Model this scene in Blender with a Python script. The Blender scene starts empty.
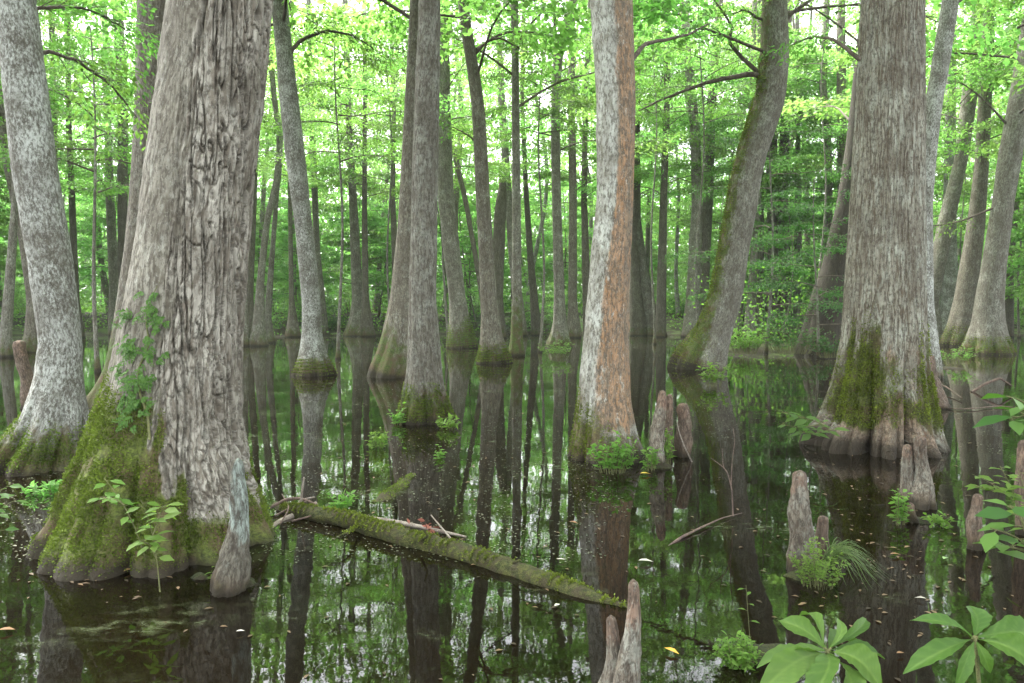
import bpy, math, random
import numpy as np
from mathutils import Vector

random.seed(11)
RNG = np.random.default_rng(11)
C = bpy.context.scene.collection
sc = bpy.context.scene
PI = math.pi

# ------------------------------------------------------------------ camera model
W, H, F, CH, HOR = 1024, 683, 750.0, 1.7, 310.0
PITCH = math.atan((H / 2 - HOR) / F)
CP, SP = math.cos(PITCH), math.sin(PITCH)

def at(px, py, Y):
    cx, cy = (px - W / 2) / F, (H / 2 - py) / F
    dx, dy, dz = cx, CP + cy * SP, -SP + cy * CP
    t = Y / dy
    return np.array((dx * t, Y, CH + dz * t))

def wat(px, py, z=0.0):
    """where the line of sight meets the water"""
    cx, cy = (px - W / 2) / F, (H / 2 - py) / F
    dx, dy, dz = cx, CP + cy * SP, -SP + cy * CP
    t = (z - CH) / dz
    return np.array((dx * t, dy * t, z))

def depth(py):
    return wat(512, py)[1]

# ------------------------------------------------------------------ noise
def _h(ix, iy, iz, seed):
    n = (ix * 73856093) ^ (iy * 19349663) ^ (iz * 83492791) ^ (seed * 2654435)
    n = (n ^ (n >> 13)) * 1274126177
    n = n ^ (n >> 16)
    return (n & 0xFFFF) / 65535.0

def vnoise(x, y, z, seed=0):
    x, y, z = np.broadcast_arrays(np.asarray(x, float), np.asarray(y, float), np.asarray(z, float))
    fx, fy, fz = np.floor(x), np.floor(y), np.floor(z)
    ix, iy, iz = fx.astype(np.int64), fy.astype(np.int64), fz.astype(np.int64)
    u, v, w = x - fx, y - fy, z - fz
    u, v, w = u * u * (3 - 2 * u), v * v * (3 - 2 * v), w * w * (3 - 2 * w)
    r = 0
    for a in (0, 1):
        for b in (0, 1):
            for c in (0, 1):
                r = r + _h(ix + a, iy + b, iz + c, seed) * (u if a else 1 - u) * (v if b else 1 - v) * (w if c else 1 - w)
    return r

def fbm(x, y, z, seed=0, o=3):
    r, a, s = 0, 0.5, 0
    for k in range(o):
        r = r + a * vnoise(x * 2 ** k, y * 2 ** k, z * 2 ** k, seed + k * 17)
        s += a
        a *= 0.5
    return r / s

def sstep(a, b, x):
    t = np.clip((x - a) / (b - a), 0, 1)
    return t * t * (3 - 2 * t)

# ------------------------------------------------------------------ object helpers
def mesh_np(name, verts, faces_list, mat, smooth=True, attrs=None):
    """faces_list: list of (n,k) int arrays"""
    me = bpy.data.meshes.new(name)
    verts = np.asarray(verts, dtype=np.float32)
    loops = np.concatenate([f.reshape(-1) for f in faces_list]).astype(np.int32)
    tot = np.concatenate([np.full(len(f), f.shape[1], np.int32) for f in faces_list])
    start = np.concatenate(([0], np.cumsum(tot)[:-1])).astype(np.int32)
    me.vertices.add(len(verts)); me.vertices.foreach_set('co', verts.reshape(-1))
    me.loops.add(len(loops)); me.loops.foreach_set('vertex_index', loops)
    me.polygons.add(len(tot)); me.polygons.foreach_set('loop_start', start); me.polygons.foreach_set('loop_total', tot)
    if smooth:
        me.polygons.foreach_set('use_smooth', np.ones(len(tot), bool))
    for k, v in (attrs or {}).items():
        v = np.asarray(v, np.float32)
        if v.ndim == 2:
            a = me.attributes.new(k, 'FLOAT_VECTOR', 'POINT'); a.data.foreach_set('vector', v.reshape(-1))
        else:
            a = me.attributes.new(k, 'FLOAT', 'POINT'); a.data.foreach_set('value', v)
    me.update(calc_edges=True)
    me.validate()
    if mat: me.materials.append(mat)
    return me

def link(name, me, parent=None):
    o = bpy.data.objects.new(name, me); C.objects.link(o)
    if parent is not None: o.parent = parent
    return o

def tag(o, label=None, cat=None, group=None, kind=None):
    if label: o['label'] = label
    if cat: o['category'] = cat
    if group: o['group'] = group
    if kind: o['kind'] = kind
    return o

def thing(name, loc, label, cat, group=None):
    o = bpy.data.objects.new(name, None); C.objects.link(o)
    o.empty_display_size = 0.1
    o.location = loc
    return tag(o, label, cat, group)

def copy_tree(root, loc, rz, scale, label=None, tilt=(0, 0)):
    r = root.copy(); C.objects.link(r)
    r.location = loc; r.rotation_euler = (tilt[0], tilt[1], rz); r.scale = scale
    if label: r['label'] = label
    for ch in root.children:
        c = ch.copy(); C.objects.link(c); c.parent = r
        for g in ch.children:
            d = g.copy(); C.objects.link(d); d.parent = c
    return r

# ------------------------------------------------------------------ node helpers
class NT:
    def __init__(s, name):
        s.m = bpy.data.materials.new(name); s.m.use_nodes = True
        s.t = s.m.node_tree; s.t.nodes.clear()
        s.out = s.n('ShaderNodeOutputMaterial')
    def n(s, typ, **kw):
        nd = s.t.nodes.new(typ)
        for k, v in kw.items(): setattr(nd, k, v)
        return nd
    def put(s, sock, v):
        if hasattr(v, 'is_output') or isinstance(v, bpy.types.NodeSocket): s.t.links.new(v, sock)
        elif v is not None:
            if isinstance(v, (tuple, list)) and len(v) == 3 and sock.type == 'RGBA': v = (*v, 1)
            sock.default_value = v
    def math(s, op, a, b=None, c=None, clamp=False):
        nd = s.n('ShaderNodeMath', operation=op, use_clamp=clamp)
        for i, v in enumerate((a, b, c)):
            if v is not None: s.put(nd.inputs[i], v)
        return nd.outputs[0]
    def mix(s, f, a, b, blend='MIX'):
        nd = s.n('ShaderNodeMix', data_type='RGBA', blend_type=blend)
        s.put(nd.inputs[0], f); s.put(nd.inputs[6], a); s.put(nd.inputs[7], b)
        return nd.outputs[2]
    def noise(s, vec, scale, detail=3, rough=0.55, dist=0.0):
        nd = s.n('ShaderNodeTexNoise')
        s.put(nd.inputs['Vector'], vec); nd.inputs['Scale'].default_value = scale
        nd.inputs['Detail'].default_value = detail; nd.inputs['Roughness'].default_value = rough
        nd.inputs['Distortion'].default_value = dist
        return nd.outputs[0]
    def ramp(s, v, lo, hi, a=0.0, b=1.0):
        nd = s.n('ShaderNodeMapRange', interpolation_type='SMOOTHSTEP')
        s.put(nd.inputs[0], v); nd.inputs[1].default_value = lo; nd.inputs[2].default_value = hi
        nd.inputs[3].default_value = a; nd.inputs[4].default_value = b
        return nd.outputs[0]
    def scale(s, vec, sx, sy, sz):
        nd = s.n('ShaderNodeVectorMath', operation='MULTIPLY')
        s.put(nd.inputs[0], vec); nd.inputs[1].default_value = (sx, sy, sz)
        return nd.outputs[0]
    def addv(s, a, b):
        nd = s.n('ShaderNodeVectorMath', operation='ADD'); s.put(nd.inputs[0], a); s.put(nd.inputs[1], b)
        return nd.outputs[0]
    def attr(s, name, vec=False):
        nd = s.n('ShaderNodeAttribute', attribute_name=name)
        return nd.outputs['Vector'] if vec else nd.outputs['Fac']
    def objrand(s):
        return s.n('ShaderNodeObjectInfo').outputs['Random']
    def bump(s, h, strength, dist):
        nd = s.n('ShaderNodeBump'); nd.inputs['Strength'].default_value = strength
        nd.inputs['Distance'].default_value = dist; s.put(nd.inputs['Height'], h)
        return nd.outputs[0]
    def principled(s, col, rough=0.8, spec=0.3, normal=None):
        nd = s.n('ShaderNodeBsdfPrincipled')
        s.put(nd.inputs['Base Color'], col); s.put(nd.inputs['Roughness'], rough)
        nd.inputs['Specular IOR Level'].default_value = spec
        if normal is not None: s.put(nd.inputs['Normal'], normal)
        return nd.outputs[0]
    def done(s, shader):
        s.t.links.new(shader, s.out.inputs['Surface']); return s.m

def bark_mat(name, light, dark, lichen=(0.5, 0.5, 0.46), lich=0.3, kx=9.0, kz=1.6, alt=None, alt_dark=None,
             moss=(0.06, 0.085, 0.014), bump=0.7, bdist=0.02, coarse=5.0, blot=14.0, wet=0.1, vary=0.3, plates=True, lz=0.6, mud=0.3):
    T = NT(name)
    bk = T.attr('bk', True)
    warp = T.n('ShaderNodeTexNoise'); T.put(warp.inputs['Vector'], T.scale(bk, 3, 3, 1.3)); warp.inputs['Scale'].default_value = 1.5
    wv = T.scale(warp.outputs[1], 0.12, 0.12, 0.0)
    co = T.addv(bk, wv)
    st = T.scale(co, kx, kx, kz)
    ca = T.noise(st, 1.0, 2, 0.5); cb_ = T.noise(T.addv(st, (7.3, 2.1, 4.4)), 1.9, 2, 0.5)
    ra = T.ramp(T.math('ABSOLUTE', T.math('SUBTRACT', ca, 0.5)), 0.0, 0.055)
    rb = T.ramp(T.math('ABSOLUTE', T.math('SUBTRACT', cb_, 0.5)), 0.0, 0.06, 0.35, 1.0)
    ridge = T.math('MULTIPLY', ra, rb)
    n1 = T.noise(st, 2.2, 5, 0.62)
    n2 = T.noise(bk, blot * 3, 4, 0.6)
    hgt = T.math('ADD', T.math('MULTIPLY', ridge, 0.55 if plates else 0.15), T.math('ADD', T.math('MULTIPLY', n1, 0.7), T.math('MULTIPLY', n2, 0.25)))
    cm = T.math('ADD', T.math('MULTIPLY', ridge, 0.3 if plates else 0.1), T.math('MULTIPLY', n1, 0.75))
    cf = T.ramp(cm, 0.36, 0.74)
    col = T.mix(cf, dark, light)
    if alt is not None:
        n3 = T.noise(T.scale(bk, 1, 1, 0.35), 9, 4, 0.6)
        am = T.math('ADD', T.attr('alt'), T.math('MULTIPLY', T.math('SUBTRACT', n3, 0.5), 1.7))
        acol = T.mix(cf, alt_dark, alt)
        col = T.mix(T.ramp(am, 0.38, 0.62), col, acol)
    nl = T.math('ADD', T.math('MULTIPLY', T.noise(T.scale(bk, 1, 1, lz), blot, 5, 0.72), 0.65), T.math('MULTIPLY', T.noise(bk, 3.0, 3, 0.6), 0.35))
    lm = T.ramp(nl, 0.60 - lich * 0.3, 0.78 - lich * 0.3, 0, 0.85)
    if alt is not None:
        lm = T.math('MULTIPLY', lm, T.ramp(T.attr('alt'), 0.3, 0.7, 1.0, 0.12))
    col = T.mix(lm, col, lichen)
    nc = T.noise(bk, coarse * 0.5, 3)
    col = T.mix(T.ramp(nc, 0.38, 0.68, 0, 0.6), col, T.mix(0.5, dark, (0.08, 0.068, 0.05)))
    nv_ = T.noise(T.scale(bk, 1, 1, 0.12), 6, 4, 0.65)
    col = T.mix(T.ramp(nv_, 0.5, 0.68, 0, 0.5), col, dark)
    nL = T.noise(T.scale(bk, 1, 1, 0.5), 8, 6, 0.78)
    col = T.mix(T.ramp(nL, 0.57, 0.64, 0, 0.15 + 0.6 * lich), col, lichen)
    sp1 = T.noise(T.scale(bk, 1, 1, 0.45), 34, 4, 0.75)
    col = T.mix(T.ramp(sp1, 0.40, 0.53, 0.75, 0.0), col, T.mix(0.35, (0.035, 0.028, 0.021), dark))
    sp2 = T.noise(T.scale(bk, 1, 1, 0.6), 75, 3, 0.7)
    col = T.mix(T.ramp(sp2, 0.55, 0.72, 0.0, 0.45), col, lichen)
    r = T.objrand()
    bri = T.math('ADD', T.math('MULTIPLY', r, vary), 1 - vary * 0.5)
    cb = T.n('ShaderNodeHueSaturation'); T.put(cb.inputs['Value'], bri); T.put(cb.inputs['Color'], col); cb.inputs['Fac'].default_value = 1
    col = cb.outputs[0]
    # moss
    nm = T.noise(T.scale(bk, 1, 1, 0.5), 7, 5, 0.68)
    nmf = T.ramp(T.noise(bk, 42, 5, 0.75), 0.3, 0.7)
    mm = T.math('ADD', T.attr('moss'), T.math('MULTIPLY', T.math('SUBTRACT', nm, 0.5), 1.5))
    mcol = T.mix(nmf, (moss[0] * 0.4, moss[1] * 0.4, moss[2] * 0.5), (moss[0] * 1.9, moss[1] * 1.8, moss[2] * 1.6))
    mcol = T.mix(T.ramp(T.noise(bk, 5, 3), 0.4, 0.68), mcol, (0.085, 0.06, 0.03))
    mk = T.ramp(mm, 0.35, 0.8)
    col = T.mix(T.math('MULTIPLY', mk, 0.93), col, mcol)
    # mud and damp stains left by the water line
    sep = T.n('ShaderNodeSeparateXYZ'); T.put(sep.inputs[0], bk)
    nw = T.noise(T.scale(bk, 1, 1, 0.5), 5, 4, 0.65)
    wz = T.math('SUBTRACT', sep.outputs[2], T.math('MULTIPLY', nw, mud * 1.3))
    col = T.mix(T.ramp(wz, -mud * 0.45, mud * 0.55, 0.7, 0.0), col, T.mix(nmf, (0.035, 0.025, 0.014), (0.095, 0.062, 0.034)))
    wz2 = T.math('SUBTRACT', sep.outputs[2], T.math('MULTIPLY', nw, wet * 0.9))
    col = T.mix(T.ramp(wz2, -0.02, wet, 0.85, 0.0), col, (0.020, 0.017, 0.011))
    hh = T.math('ADD', hgt, T.math('MULTIPLY', T.math('MULTIPLY', mk, nmf), 0.9))
    nb = T.bump(hh, bump, bdist)
    return T.done(T.principled(col, 0.85, 0.25, nb))

def leaf_mat(name, c1, c2, tr, gloss=0.35, vary=0.5, trans=0.5, hv=0.03):
    T = NT(name)
    lv = T.attr('lv')
    col = T.mix(lv, c1, c2)
    trc = T.mix(lv, tr, tuple(x * 1.35 for x in tr))
    r = T.objrand()
    def adj(c):
        h = T.n('ShaderNodeHueSaturation')
        T.put(h.inputs['Hue'], T.math('ADD', T.math('MULTIPLY', r, hv), 0.5 - hv * 0.5))
        T.put(h.inputs['Value'], T.math('ADD', T.math('MULTIPLY', r, vary), 1 - vary * 0.5))
        T.put(h.inputs['Color'], c); return h.outputs[0]
    p = T.principled(adj(col), 0.55, gloss * 0.7)
    tl = T.n('ShaderNodeBsdfTranslucent'); T.put(tl.inputs[0], adj(trc))
    mx = T.n('ShaderNodeMixShader'); mx.inputs[0].default_value = trans
    T.t.links.new(p, mx.inputs[1]); T.t.links.new(tl.outputs[0], mx.inputs[2])
    return T.done(mx.outputs[0])

def simple_mat(name, c1, c2, scale=12, rough=0.85, bump=0.5, bd=0.01, spec=0.25, stretch=(1, 1, 1), c3=None):
    T = NT(name)
    tc = T.n('ShaderNodeTexCoord').outputs['Object']
    v = T.scale(tc, *stretch)
    n = T.noise(v, scale, 5, 0.65)
    n2 = T.noise(v, scale * 4.3, 4, 0.6)
    col = T.mix(T.ramp(T.math('ADD', T.math('MULTIPLY', n, 0.7), T.math('MULTIPLY', n2, 0.3)), 0.36, 0.64), c1, c2)
    n3 = T.noise(v, scale * 9, 3, 0.7)
    col = T.mix(T.ramp(n3, 0.38, 0.56, 0.6, 0.0), col, tuple(x * 0.4 for x in c1))
    if c3 is not None:
        col = T.mix(T.math('MULTIPLY', T.ramp(T.noise(v, scale * 0.55, 4, 0.6), 0.47, 0.6), T.ramp(n3, 0.36, 0.55)), col, c3)
    nb = T.bump(T.math('ADD', n, T.math('MULTIPLY', n2, 0.6)), bump, bd)
    return T.done(T.principled(col, rough, spec, nb))

# ------------------------------------------------------------------ materials
M = {}
M['fissured'] = bark_mat('fissured_bark', (0.218, 0.206, 0.163), (0.102, 0.091, 0.067), lichen=(0.349, 0.355, 0.299), lich=0.25, kx=11, kz=2.0,
                         alt=(0.335, 0.317, 0.264), alt_dark=(0.145, 0.126, 0.097), bump=0.55, bdist=0.012, moss=(0.075, 0.10, 0.02), vary=0.0, mud=0.09)
M['mottled'] = bark_mat('mottled_pale_bark', (0.209, 0.209, 0.178), (0.082, 0.077, 0.059), lichen=(0.407, 0.427, 0.385), lich=0.62, kx=8, kz=4.5,
                        blot=38, bump=0.5, bdist=0.012, plates=False, moss=(0.06, 0.078, 0.016), vary=0.12)
M['grey'] = bark_mat('grey_furrowed_bark', (0.194, 0.185, 0.148), (0.089, 0.080, 0.059), lichen=(0.295, 0.305, 0.258), lich=0.45, kx=10, kz=1.5, bump=0.8, vary=0.3,
                     moss=(0.055, 0.085, 0.016))
M['brown'] = bark_mat('brown_bark', (0.167, 0.152, 0.114), (0.074, 0.063, 0.046), lichen=(0.267, 0.273, 0.228), lich=0.36, kx=9, kz=1.6, bump=0.8, vary=0.3,
                      moss=(0.05, 0.08, 0.014))
M['dark'] = bark_mat('dark_bark', (0.155, 0.142, 0.108), (0.068, 0.060, 0.045), lichen=(0.155, 0.165, 0.129), lich=0.1, kx=9, kz=1.6, bump=0.8, vary=0.3,
                     moss=(0.035, 0.06, 0.012))
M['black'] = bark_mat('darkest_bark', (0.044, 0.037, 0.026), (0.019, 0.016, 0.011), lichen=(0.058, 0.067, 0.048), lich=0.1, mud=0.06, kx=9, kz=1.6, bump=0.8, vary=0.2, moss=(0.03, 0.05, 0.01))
M['orange'] = bark_mat('two_tone_bark', (0.279, 0.276, 0.224), (0.136, 0.124, 0.091), lz=0.4, lichen=(0.456, 0.474, 0.418), lich=0.7, kx=15, kz=2.6,
                       alt=(0.295, 0.165, 0.078), alt_dark=(0.121, 0.080, 0.048), blot=18, bump=0.7, bdist=0.012, vary=0.0, moss=(0.085, 0.08, 0.03))
M['cypress'] = bark_mat('stringy_cypress_bark', (0.233, 0.222, 0.171), (0.089, 0.072, 0.048), lichen=(0.341, 0.363, 0.296), lich=0.5, kx=14, kz=0.6, lz=0.16, mud=0.12,
                        alt=(0.209, 0.154, 0.104), alt_dark=(0.116, 0.072, 0.046), blot=20, bump=0.9, bdist=0.02, vary=0.0, moss=(0.055, 0.072, 0.014), wet=0.16)
kn = dict(kx=26, kz=5, blot=40, bump=0.9, bdist=0.008, vary=0.25, wet=0.07, mud=0.14, moss=(0.05, 0.065, 0.015))
M['knee'] = bark_mat('knee_bark', (0.199, 0.175, 0.133), (0.073, 0.057, 0.041), lichen=(0.262, 0.270, 0.223), lich=0.5, alt=(0.194, 0.129, 0.090), alt_dark=(0.097, 0.060, 0.042), **kn)
M['knee_pale'] = bark_mat('pale_lichened_wood', (0.131, 0.122, 0.093), (0.053, 0.046, 0.033), lichen=(0.165, 0.170, 0.142), lich=0.3, alt=(0.252, 0.299, 0.261), alt_dark=(0.126, 0.144, 0.123), **kn)
M['knee_red'] = bark_mat('reddish_knee_bark', (0.160, 0.118, 0.085), (0.068, 0.048, 0.034), lichen=(0.204, 0.185, 0.147), lich=0.25, alt=(0.194, 0.134, 0.095), alt_dark=(0.087, 0.057, 0.041), **kn)
M['log'] = simple_mat('mossy_log_bark', (0.03, 0.038, 0.011), (0.12, 0.125, 0.035), 26, bump=1.0, bd=0.03, c3=(0.055, 0.043, 0.024))
M['stick'] = simple_mat('weathered_stick', (0.16, 0.13, 0.10), (0.32, 0.28, 0.23), 20, bump=0.5, bd=0.005)
M['stick_dark'] = simple_mat('dark_stick', (0.07, 0.05, 0.04), (0.17, 0.12, 0.09), 20, bump=0.5, bd=0.005)
M['branch'] = simple_mat('branch_bark', (0.06, 0.048, 0.036), (0.14, 0.115, 0.088), 8, bump=0.6, bd=0.01)
M['stem'] = simple_mat('green_stem', (0.10, 0.11, 0.045), (0.15, 0.15, 0.06), 30, bump=0.2, bd=0.003)
M['redwood'] = simple_mat('broken_heartwood', (0.09, 0.04, 0.022), (0.17, 0.075, 0.038), 14, bump=1.0, bd=0.03, stretch=(1, 1, 0.2))
M['hummock'] = simple_mat('mossy_hummock', (0.02, 0.026, 0.009), (0.06, 0.066, 0.02), 18, bump=1.0, bd=0.03, c3=(0.03, 0.022, 0.014))
M['leaf'] = leaf_mat('canopy_leaf', (0.075, 0.145, 0.022), (0.12, 0.20, 0.035), (0.20, 0.41, 0.08))
M['leaf_under'] = leaf_mat('understorey_leaf', (0.065, 0.14, 0.025), (0.105, 0.19, 0.036), (0.18, 0.39, 0.075))
M['leaf_near'] = leaf_mat('hanging_leaf', (0.06, 0.125, 0.03), (0.10, 0.175, 0.04), (0.12, 0.26, 0.04), vary=0.2)
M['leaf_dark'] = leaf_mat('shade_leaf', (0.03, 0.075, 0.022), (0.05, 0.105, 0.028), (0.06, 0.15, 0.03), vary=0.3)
M['leaf_bright'] = leaf_mat('young_leaf', (0.09, 0.19, 0.03), (0.15, 0.26, 0.05), (0.16, 0.33, 0.04), vary=0.25)
M['leaf_big'] = leaf_mat('broad_leaf', (0.028, 0.085, 0.014), (0.095, 0.18, 0.035), (0.11, 0.27, 0.03), gloss=0.3, vary=0.15, trans=0.28)
M['fern'] = leaf_mat('creeper_leaf', (0.05, 0.12, 0.022), (0.09, 0.17, 0.03), (0.08, 0.19, 0.025), vary=0.2, trans=0.35)
M['moss'] = leaf_mat('moss_tuft', (0.05, 0.07, 0.011), (0.165, 0.225, 0.035), (0.12, 0.18, 0.022), gloss=0.1, vary=0.0, trans=0.25)
M['grass'] = leaf_mat('grass_blade', (0.05, 0.10, 0.025), (0.09, 0.15, 0.04), (0.08, 0.16, 0.03), vary=0.2, trans=0.3)
M['dead_pale'] = leaf_mat('pale_fallen_leaf', (0.45, 0.42, 0.33), (0.6, 0.58, 0.48), (0.3, 0.28, 0.18), trans=0.15, vary=0.2)
M['dead_tan'] = leaf_mat('tan_fallen_leaf', (0.22, 0.12, 0.055), (0.40, 0.24, 0.11), (0.2, 0.1, 0.04), trans=0.15, vary=0.3)
M['dead_yellow'] = leaf_mat('yellow_fallen_leaf', (0.62, 0.36, 0.05), (0.7, 0.45, 0.08), (0.4, 0.2, 0.02), trans=0.15, vary=0.0)
M['dead_red'] = leaf_mat('russet_fallen_leaf', (0.13, 0.05, 0.035), (0.24, 0.09, 0.06), (0.15, 0.05, 0.02), trans=0.15, vary=0.2)
M['dead_green'] = leaf_mat('green_fallen_leaf', (0.20, 0.30, 0.10), (0.32, 0.42, 0.18), (0.15, 0.2, 0.05), trans=0.15, vary=0.2)
M['litter'] = leaf_mat('drifting_leaf', (0.035, 0.026, 0.014), (0.19, 0.125, 0.065), (0.15, 0.08, 0.03), trans=0.1, vary=0.0)
M['specks'] = leaf_mat('floating_speck', (0.05, 0.07, 0.02), (0.22, 0.21, 0.14), (0.1, 0.1, 0.04), trans=0.1, vary=0.0)

# ------------------------------------------------------------------ leaves
TPL_FAR = (np.array([(0, 0, 0), (0.34, 0.5, 0.02), (0, 1, -0.06), (-0.34, 0.5, 0.02)], float), [np.array([(0, 1, 2, 3)])])
TPL_NEAR = (np.array([(0, 0, 0), (0.17, 0.28, 0.05), (0.22, 0.58, 0.04), (0, 1, -0.10), (-0.22, 0.58, 0.04), (-0.17, 0.28, 0.05), (0, 0.3, 0), (0, 0.62, -0.02)], float),
            [np.array([(0, 1, 6), (0, 6, 5), (7, 2, 3), (7, 3, 4)]), np.array([(6, 1, 2, 7), (5, 6, 7, 4)])])

def norm(a):
    return a / np.maximum(np.linalg.norm(a, axis=-1, keepdims=True), 1e-9)

def leaves_mesh(name, pos, dirv, nrm, size, mat, tpl=TPL_FAR, lv=None):
    tv, tf = tpl
    n, k = len(pos), len(tv)
    d = norm(dirv); s = norm(np.cross(d, nrm)); u = np.cross(s, d)
    size = np.broadcast_to(size, (n,))[:, None, None]
    v = pos[:, None, :] + size * (tv[None, :, 0:1] * s[:, None, :] + tv[None, :, 1:2] * d[:, None, :] + tv[None, :, 2:3] * u[:, None, :])
    off = (np.arange(n) * k)[:, None, None]
    faces = [(f[None] + off).reshape(-1, f.shape[1]) for f in tf]
    if lv is None: lv = RNG.random(n)
    return mesh_np(name, v.reshape(-1, 3), faces, mat, False, {'lv': np.repeat(lv, k)})

class Leaves:
    def __init__(s): s.p, s.d, s.n, s.s = [], [], [], []
    def spray(s, c, d, length, width, n, leaf, tilt=0.45, droop=0.15):
        d = np.array(d, float); d /= np.linalg.norm(d) + 1e-9
        up = np.array((0, 0, 1.0)); side = np.cross(d, up); side /= np.linalg.norm(side) + 1e-9
        nn = np.cross(side, d)
        a = RNG.uniform(-0.35, 1.0, n); b = RNG.normal(0, 0.42, n) * (1.1 - 0.55 * np.abs(a))
        z = RNG.normal(0, 0.09, n) * length - droop * length * np.clip(a, 0, 1) ** 2 - 0.12 * np.abs(b) * width
        P = np.asarray(c) + a[:, None] * length * d + b[:, None] * width * side + z[:, None] * nn
        D = d * 0.7 + np.sign(b)[:, None] * side * 0.7 + RNG.normal(0, 0.45, (n, 3)) + np.array((0, 0, -0.3))
        N = up + RNG.normal(0, tilt, (n, 3))
        s.p.append(P); s.d.append(D); s.n.append(N); s.s.append(leaf * RNG.uniform(0.6, 1.2, n))
    def mesh(s, name, mat, tpl=TPL_FAR):
        return leaves_mesh(name, np.concatenate(s.p), np.concatenate(s.d), np.concatenate(s.n), np.concatenate(s.s), mat, tpl)

# ------------------------------------------------------------------ tubes and trunks
class Tubes:
    def __init__(s): s.v, s.f, s.k = [], [], 0
    def add(s, pts, radii, sides=6):
        pts = np.asarray(pts, float); radii = np.broadcast_to(np.asarray(radii, float), (len(pts),))
        tan = np.gradient(pts, axis=0); tan = norm(tan)
        ref = np.array((0.0, 0, 1)) if abs(tan[0][2]) < 0.9 else np.array((1.0, 0, 0))
        a = norm(np.cross(tan, ref)); b = np.cross(tan, a)
        th = np.arange(sides) / sides * 2 * PI
        ring = pts[:, None, :] + radii[:, None, None] * (np.cos(th)[None, :, None] * a[:, None, :] + np.sin(th)[None, :, None] * b[:, None, :])
        n = len(pts)
        idx = np.arange(n * sides).reshape(n, sides) + s.k
        q = np.stack([idx[:-1], np.roll(idx[:-1], -1, 1), np.roll(idx[1:], -1, 1), idx[1:]], -1).reshape(-1, 4)
        s.v.append(ring.reshape(-1, 3)); s.f.append(q); s.k += n * sides
        # end caps as fans about a centre vertex
        for e, r in ((0, idx[0]), (1, idx[-1])):
            s.v.append((pts[0] if e == 0 else pts[-1])[None]); c = s.k; s.k += 1
            tri = np.stack([np.full(sides, c), r, np.roll(r, -1)], -1)
            s.f.append(tri)
    def mesh(s, name, mat):
        q = [f for f in s.f if f.shape[1] == 4]; t = [f for f in s.f if f.shape[1] == 3]
        fl = ([np.concatenate(q)] if q else []) + ([np.concatenate(t)] if t else [])
        return mesh_np(name, np.concatenate(s.v), fl, mat)

def smooth1(a, k):
    if k < 1: return a
    ker = np.hanning(2 * k + 3)[1:-1]; ker /= ker.sum()
    pad = len(ker) // 2
    lo = 2 * a[:1] - a[1:pad + 1][::-1]; hi = 2 * a[-1:] - a[-pad - 1:-1][::-1]
    ap = np.concatenate([lo, a, hi])
    return np.convolve(ap, ker, 'valid')

def curve_pts(pts, n, k=None):
    pts = np.asarray(pts, float)
    d = np.concatenate([[0], np.cumsum(np.linalg.norm(np.diff(pts, axis=0), axis=1))])
    t = np.linspace(0, d[-1], n)
    o = np.stack([np.interp(t, d, pts[:, i]) for i in range(pts.shape[1])], 1)
    k = max(1, n // (2 * len(pts))) if k is None else k
    return np.stack([smooth1(o[:, i], k) for i in range(pts.shape[1])], 1)

def loft(name, path, rad, mat, segs=64, seed=0, lobes=7, flute=0.25, sharp=0.8, lump=0.04, disp=None, mossf=None, altf=None, rmid=None, base=None):
    """path (n,3) in local space, rad (n,)"""
    n = len(path)
    tan = norm(np.gradient(path, axis=0))
    a = norm(np.cross(np.broadcast_to((0.0, 1, 0), tan.shape), tan)); b = np.cross(tan, a)
    th = np.arange(segs) / segs * 2 * PI
    s = np.concatenate([[0], np.cumsum(np.linalg.norm(np.diff(path, axis=0), axis=1))]) + path[0][2]
    TH, S = np.meshgrid(th, s)
    R = np.repeat(rad[:, None], segs, 1)
    rm = rmid if rmid else np.median(rad)
    fl = np.clip(R / rm - 1.08, 0, 1.1)
    ph = vnoise(np.cos(TH) * 1.2, np.sin(TH) * 1.2, S * 0.5, seed) * 2.2
    g = np.abs(np.sin(TH * lobes / 2 + ph + seed)) ** sharp
    g2 = np.abs(np.sin(TH * (lobes * 1.0 + 3.5 + (lobes % 2) * .5) / 1.0 + ph * 1.5 + seed * 2)) ** 0.8
    r = R * (1 + fl * flute * 1.25 * ((g - 0.97) + 0.3 * (g2 - 0.9)))
    r = r * (1 + lump * 2 * (fbm(np.cos(TH) * 1.3, np.sin(TH) * 1.3, S * 1.1 / max(rm * 2, .2) * 0.5, seed + 5) - 0.5))
    if disp is not None: r = r + disp(TH, S, R, fl)
    P = path[:, None, :] + r[..., None] * (np.cos(TH)[..., None] * a[:, None, :] + np.sin(TH)[..., None] * b[:, None, :])
    bk = np.stack([np.cos(TH) * R, np.sin(TH) * R, S], -1) + np.array((seed * 1.7 % 9, seed * 2.3 % 7, 0))
    moss = (mossf(TH, S, R, fl) if mossf else sstep(1.6, 0.0, S) * 0.75 - 0.1) * np.ones_like(S)
    alt = (altf(TH, S, R, fl) if altf else 0.0) * np.ones_like(S)
    idx = np.arange(n * segs).reshape(n, segs)
    q = np.stack([idx[:-1], np.roll(idx[:-1], -1, 1), np.roll(idx[1:], -1, 1), idx[1:]], -1).reshape(-1, 4)
    v = P.reshape(-1, 3); c = len(v)
    v = np.concatenate([v, path[-1:]])
    tri = np.stack([idx[-1], np.roll(idx[-1], -1), np.full(segs, c)], -1)
    at_ = {'bk': np.concatenate([bk.reshape(-1, 3), bk[-1, :1]]), 'moss': np.concatenate([moss.reshape(-1), [0]]), 'alt': np.concatenate([alt.reshape(-1), [0]])}
    return mesh_np(name, v, [q, tri], mat, True, at_)

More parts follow.
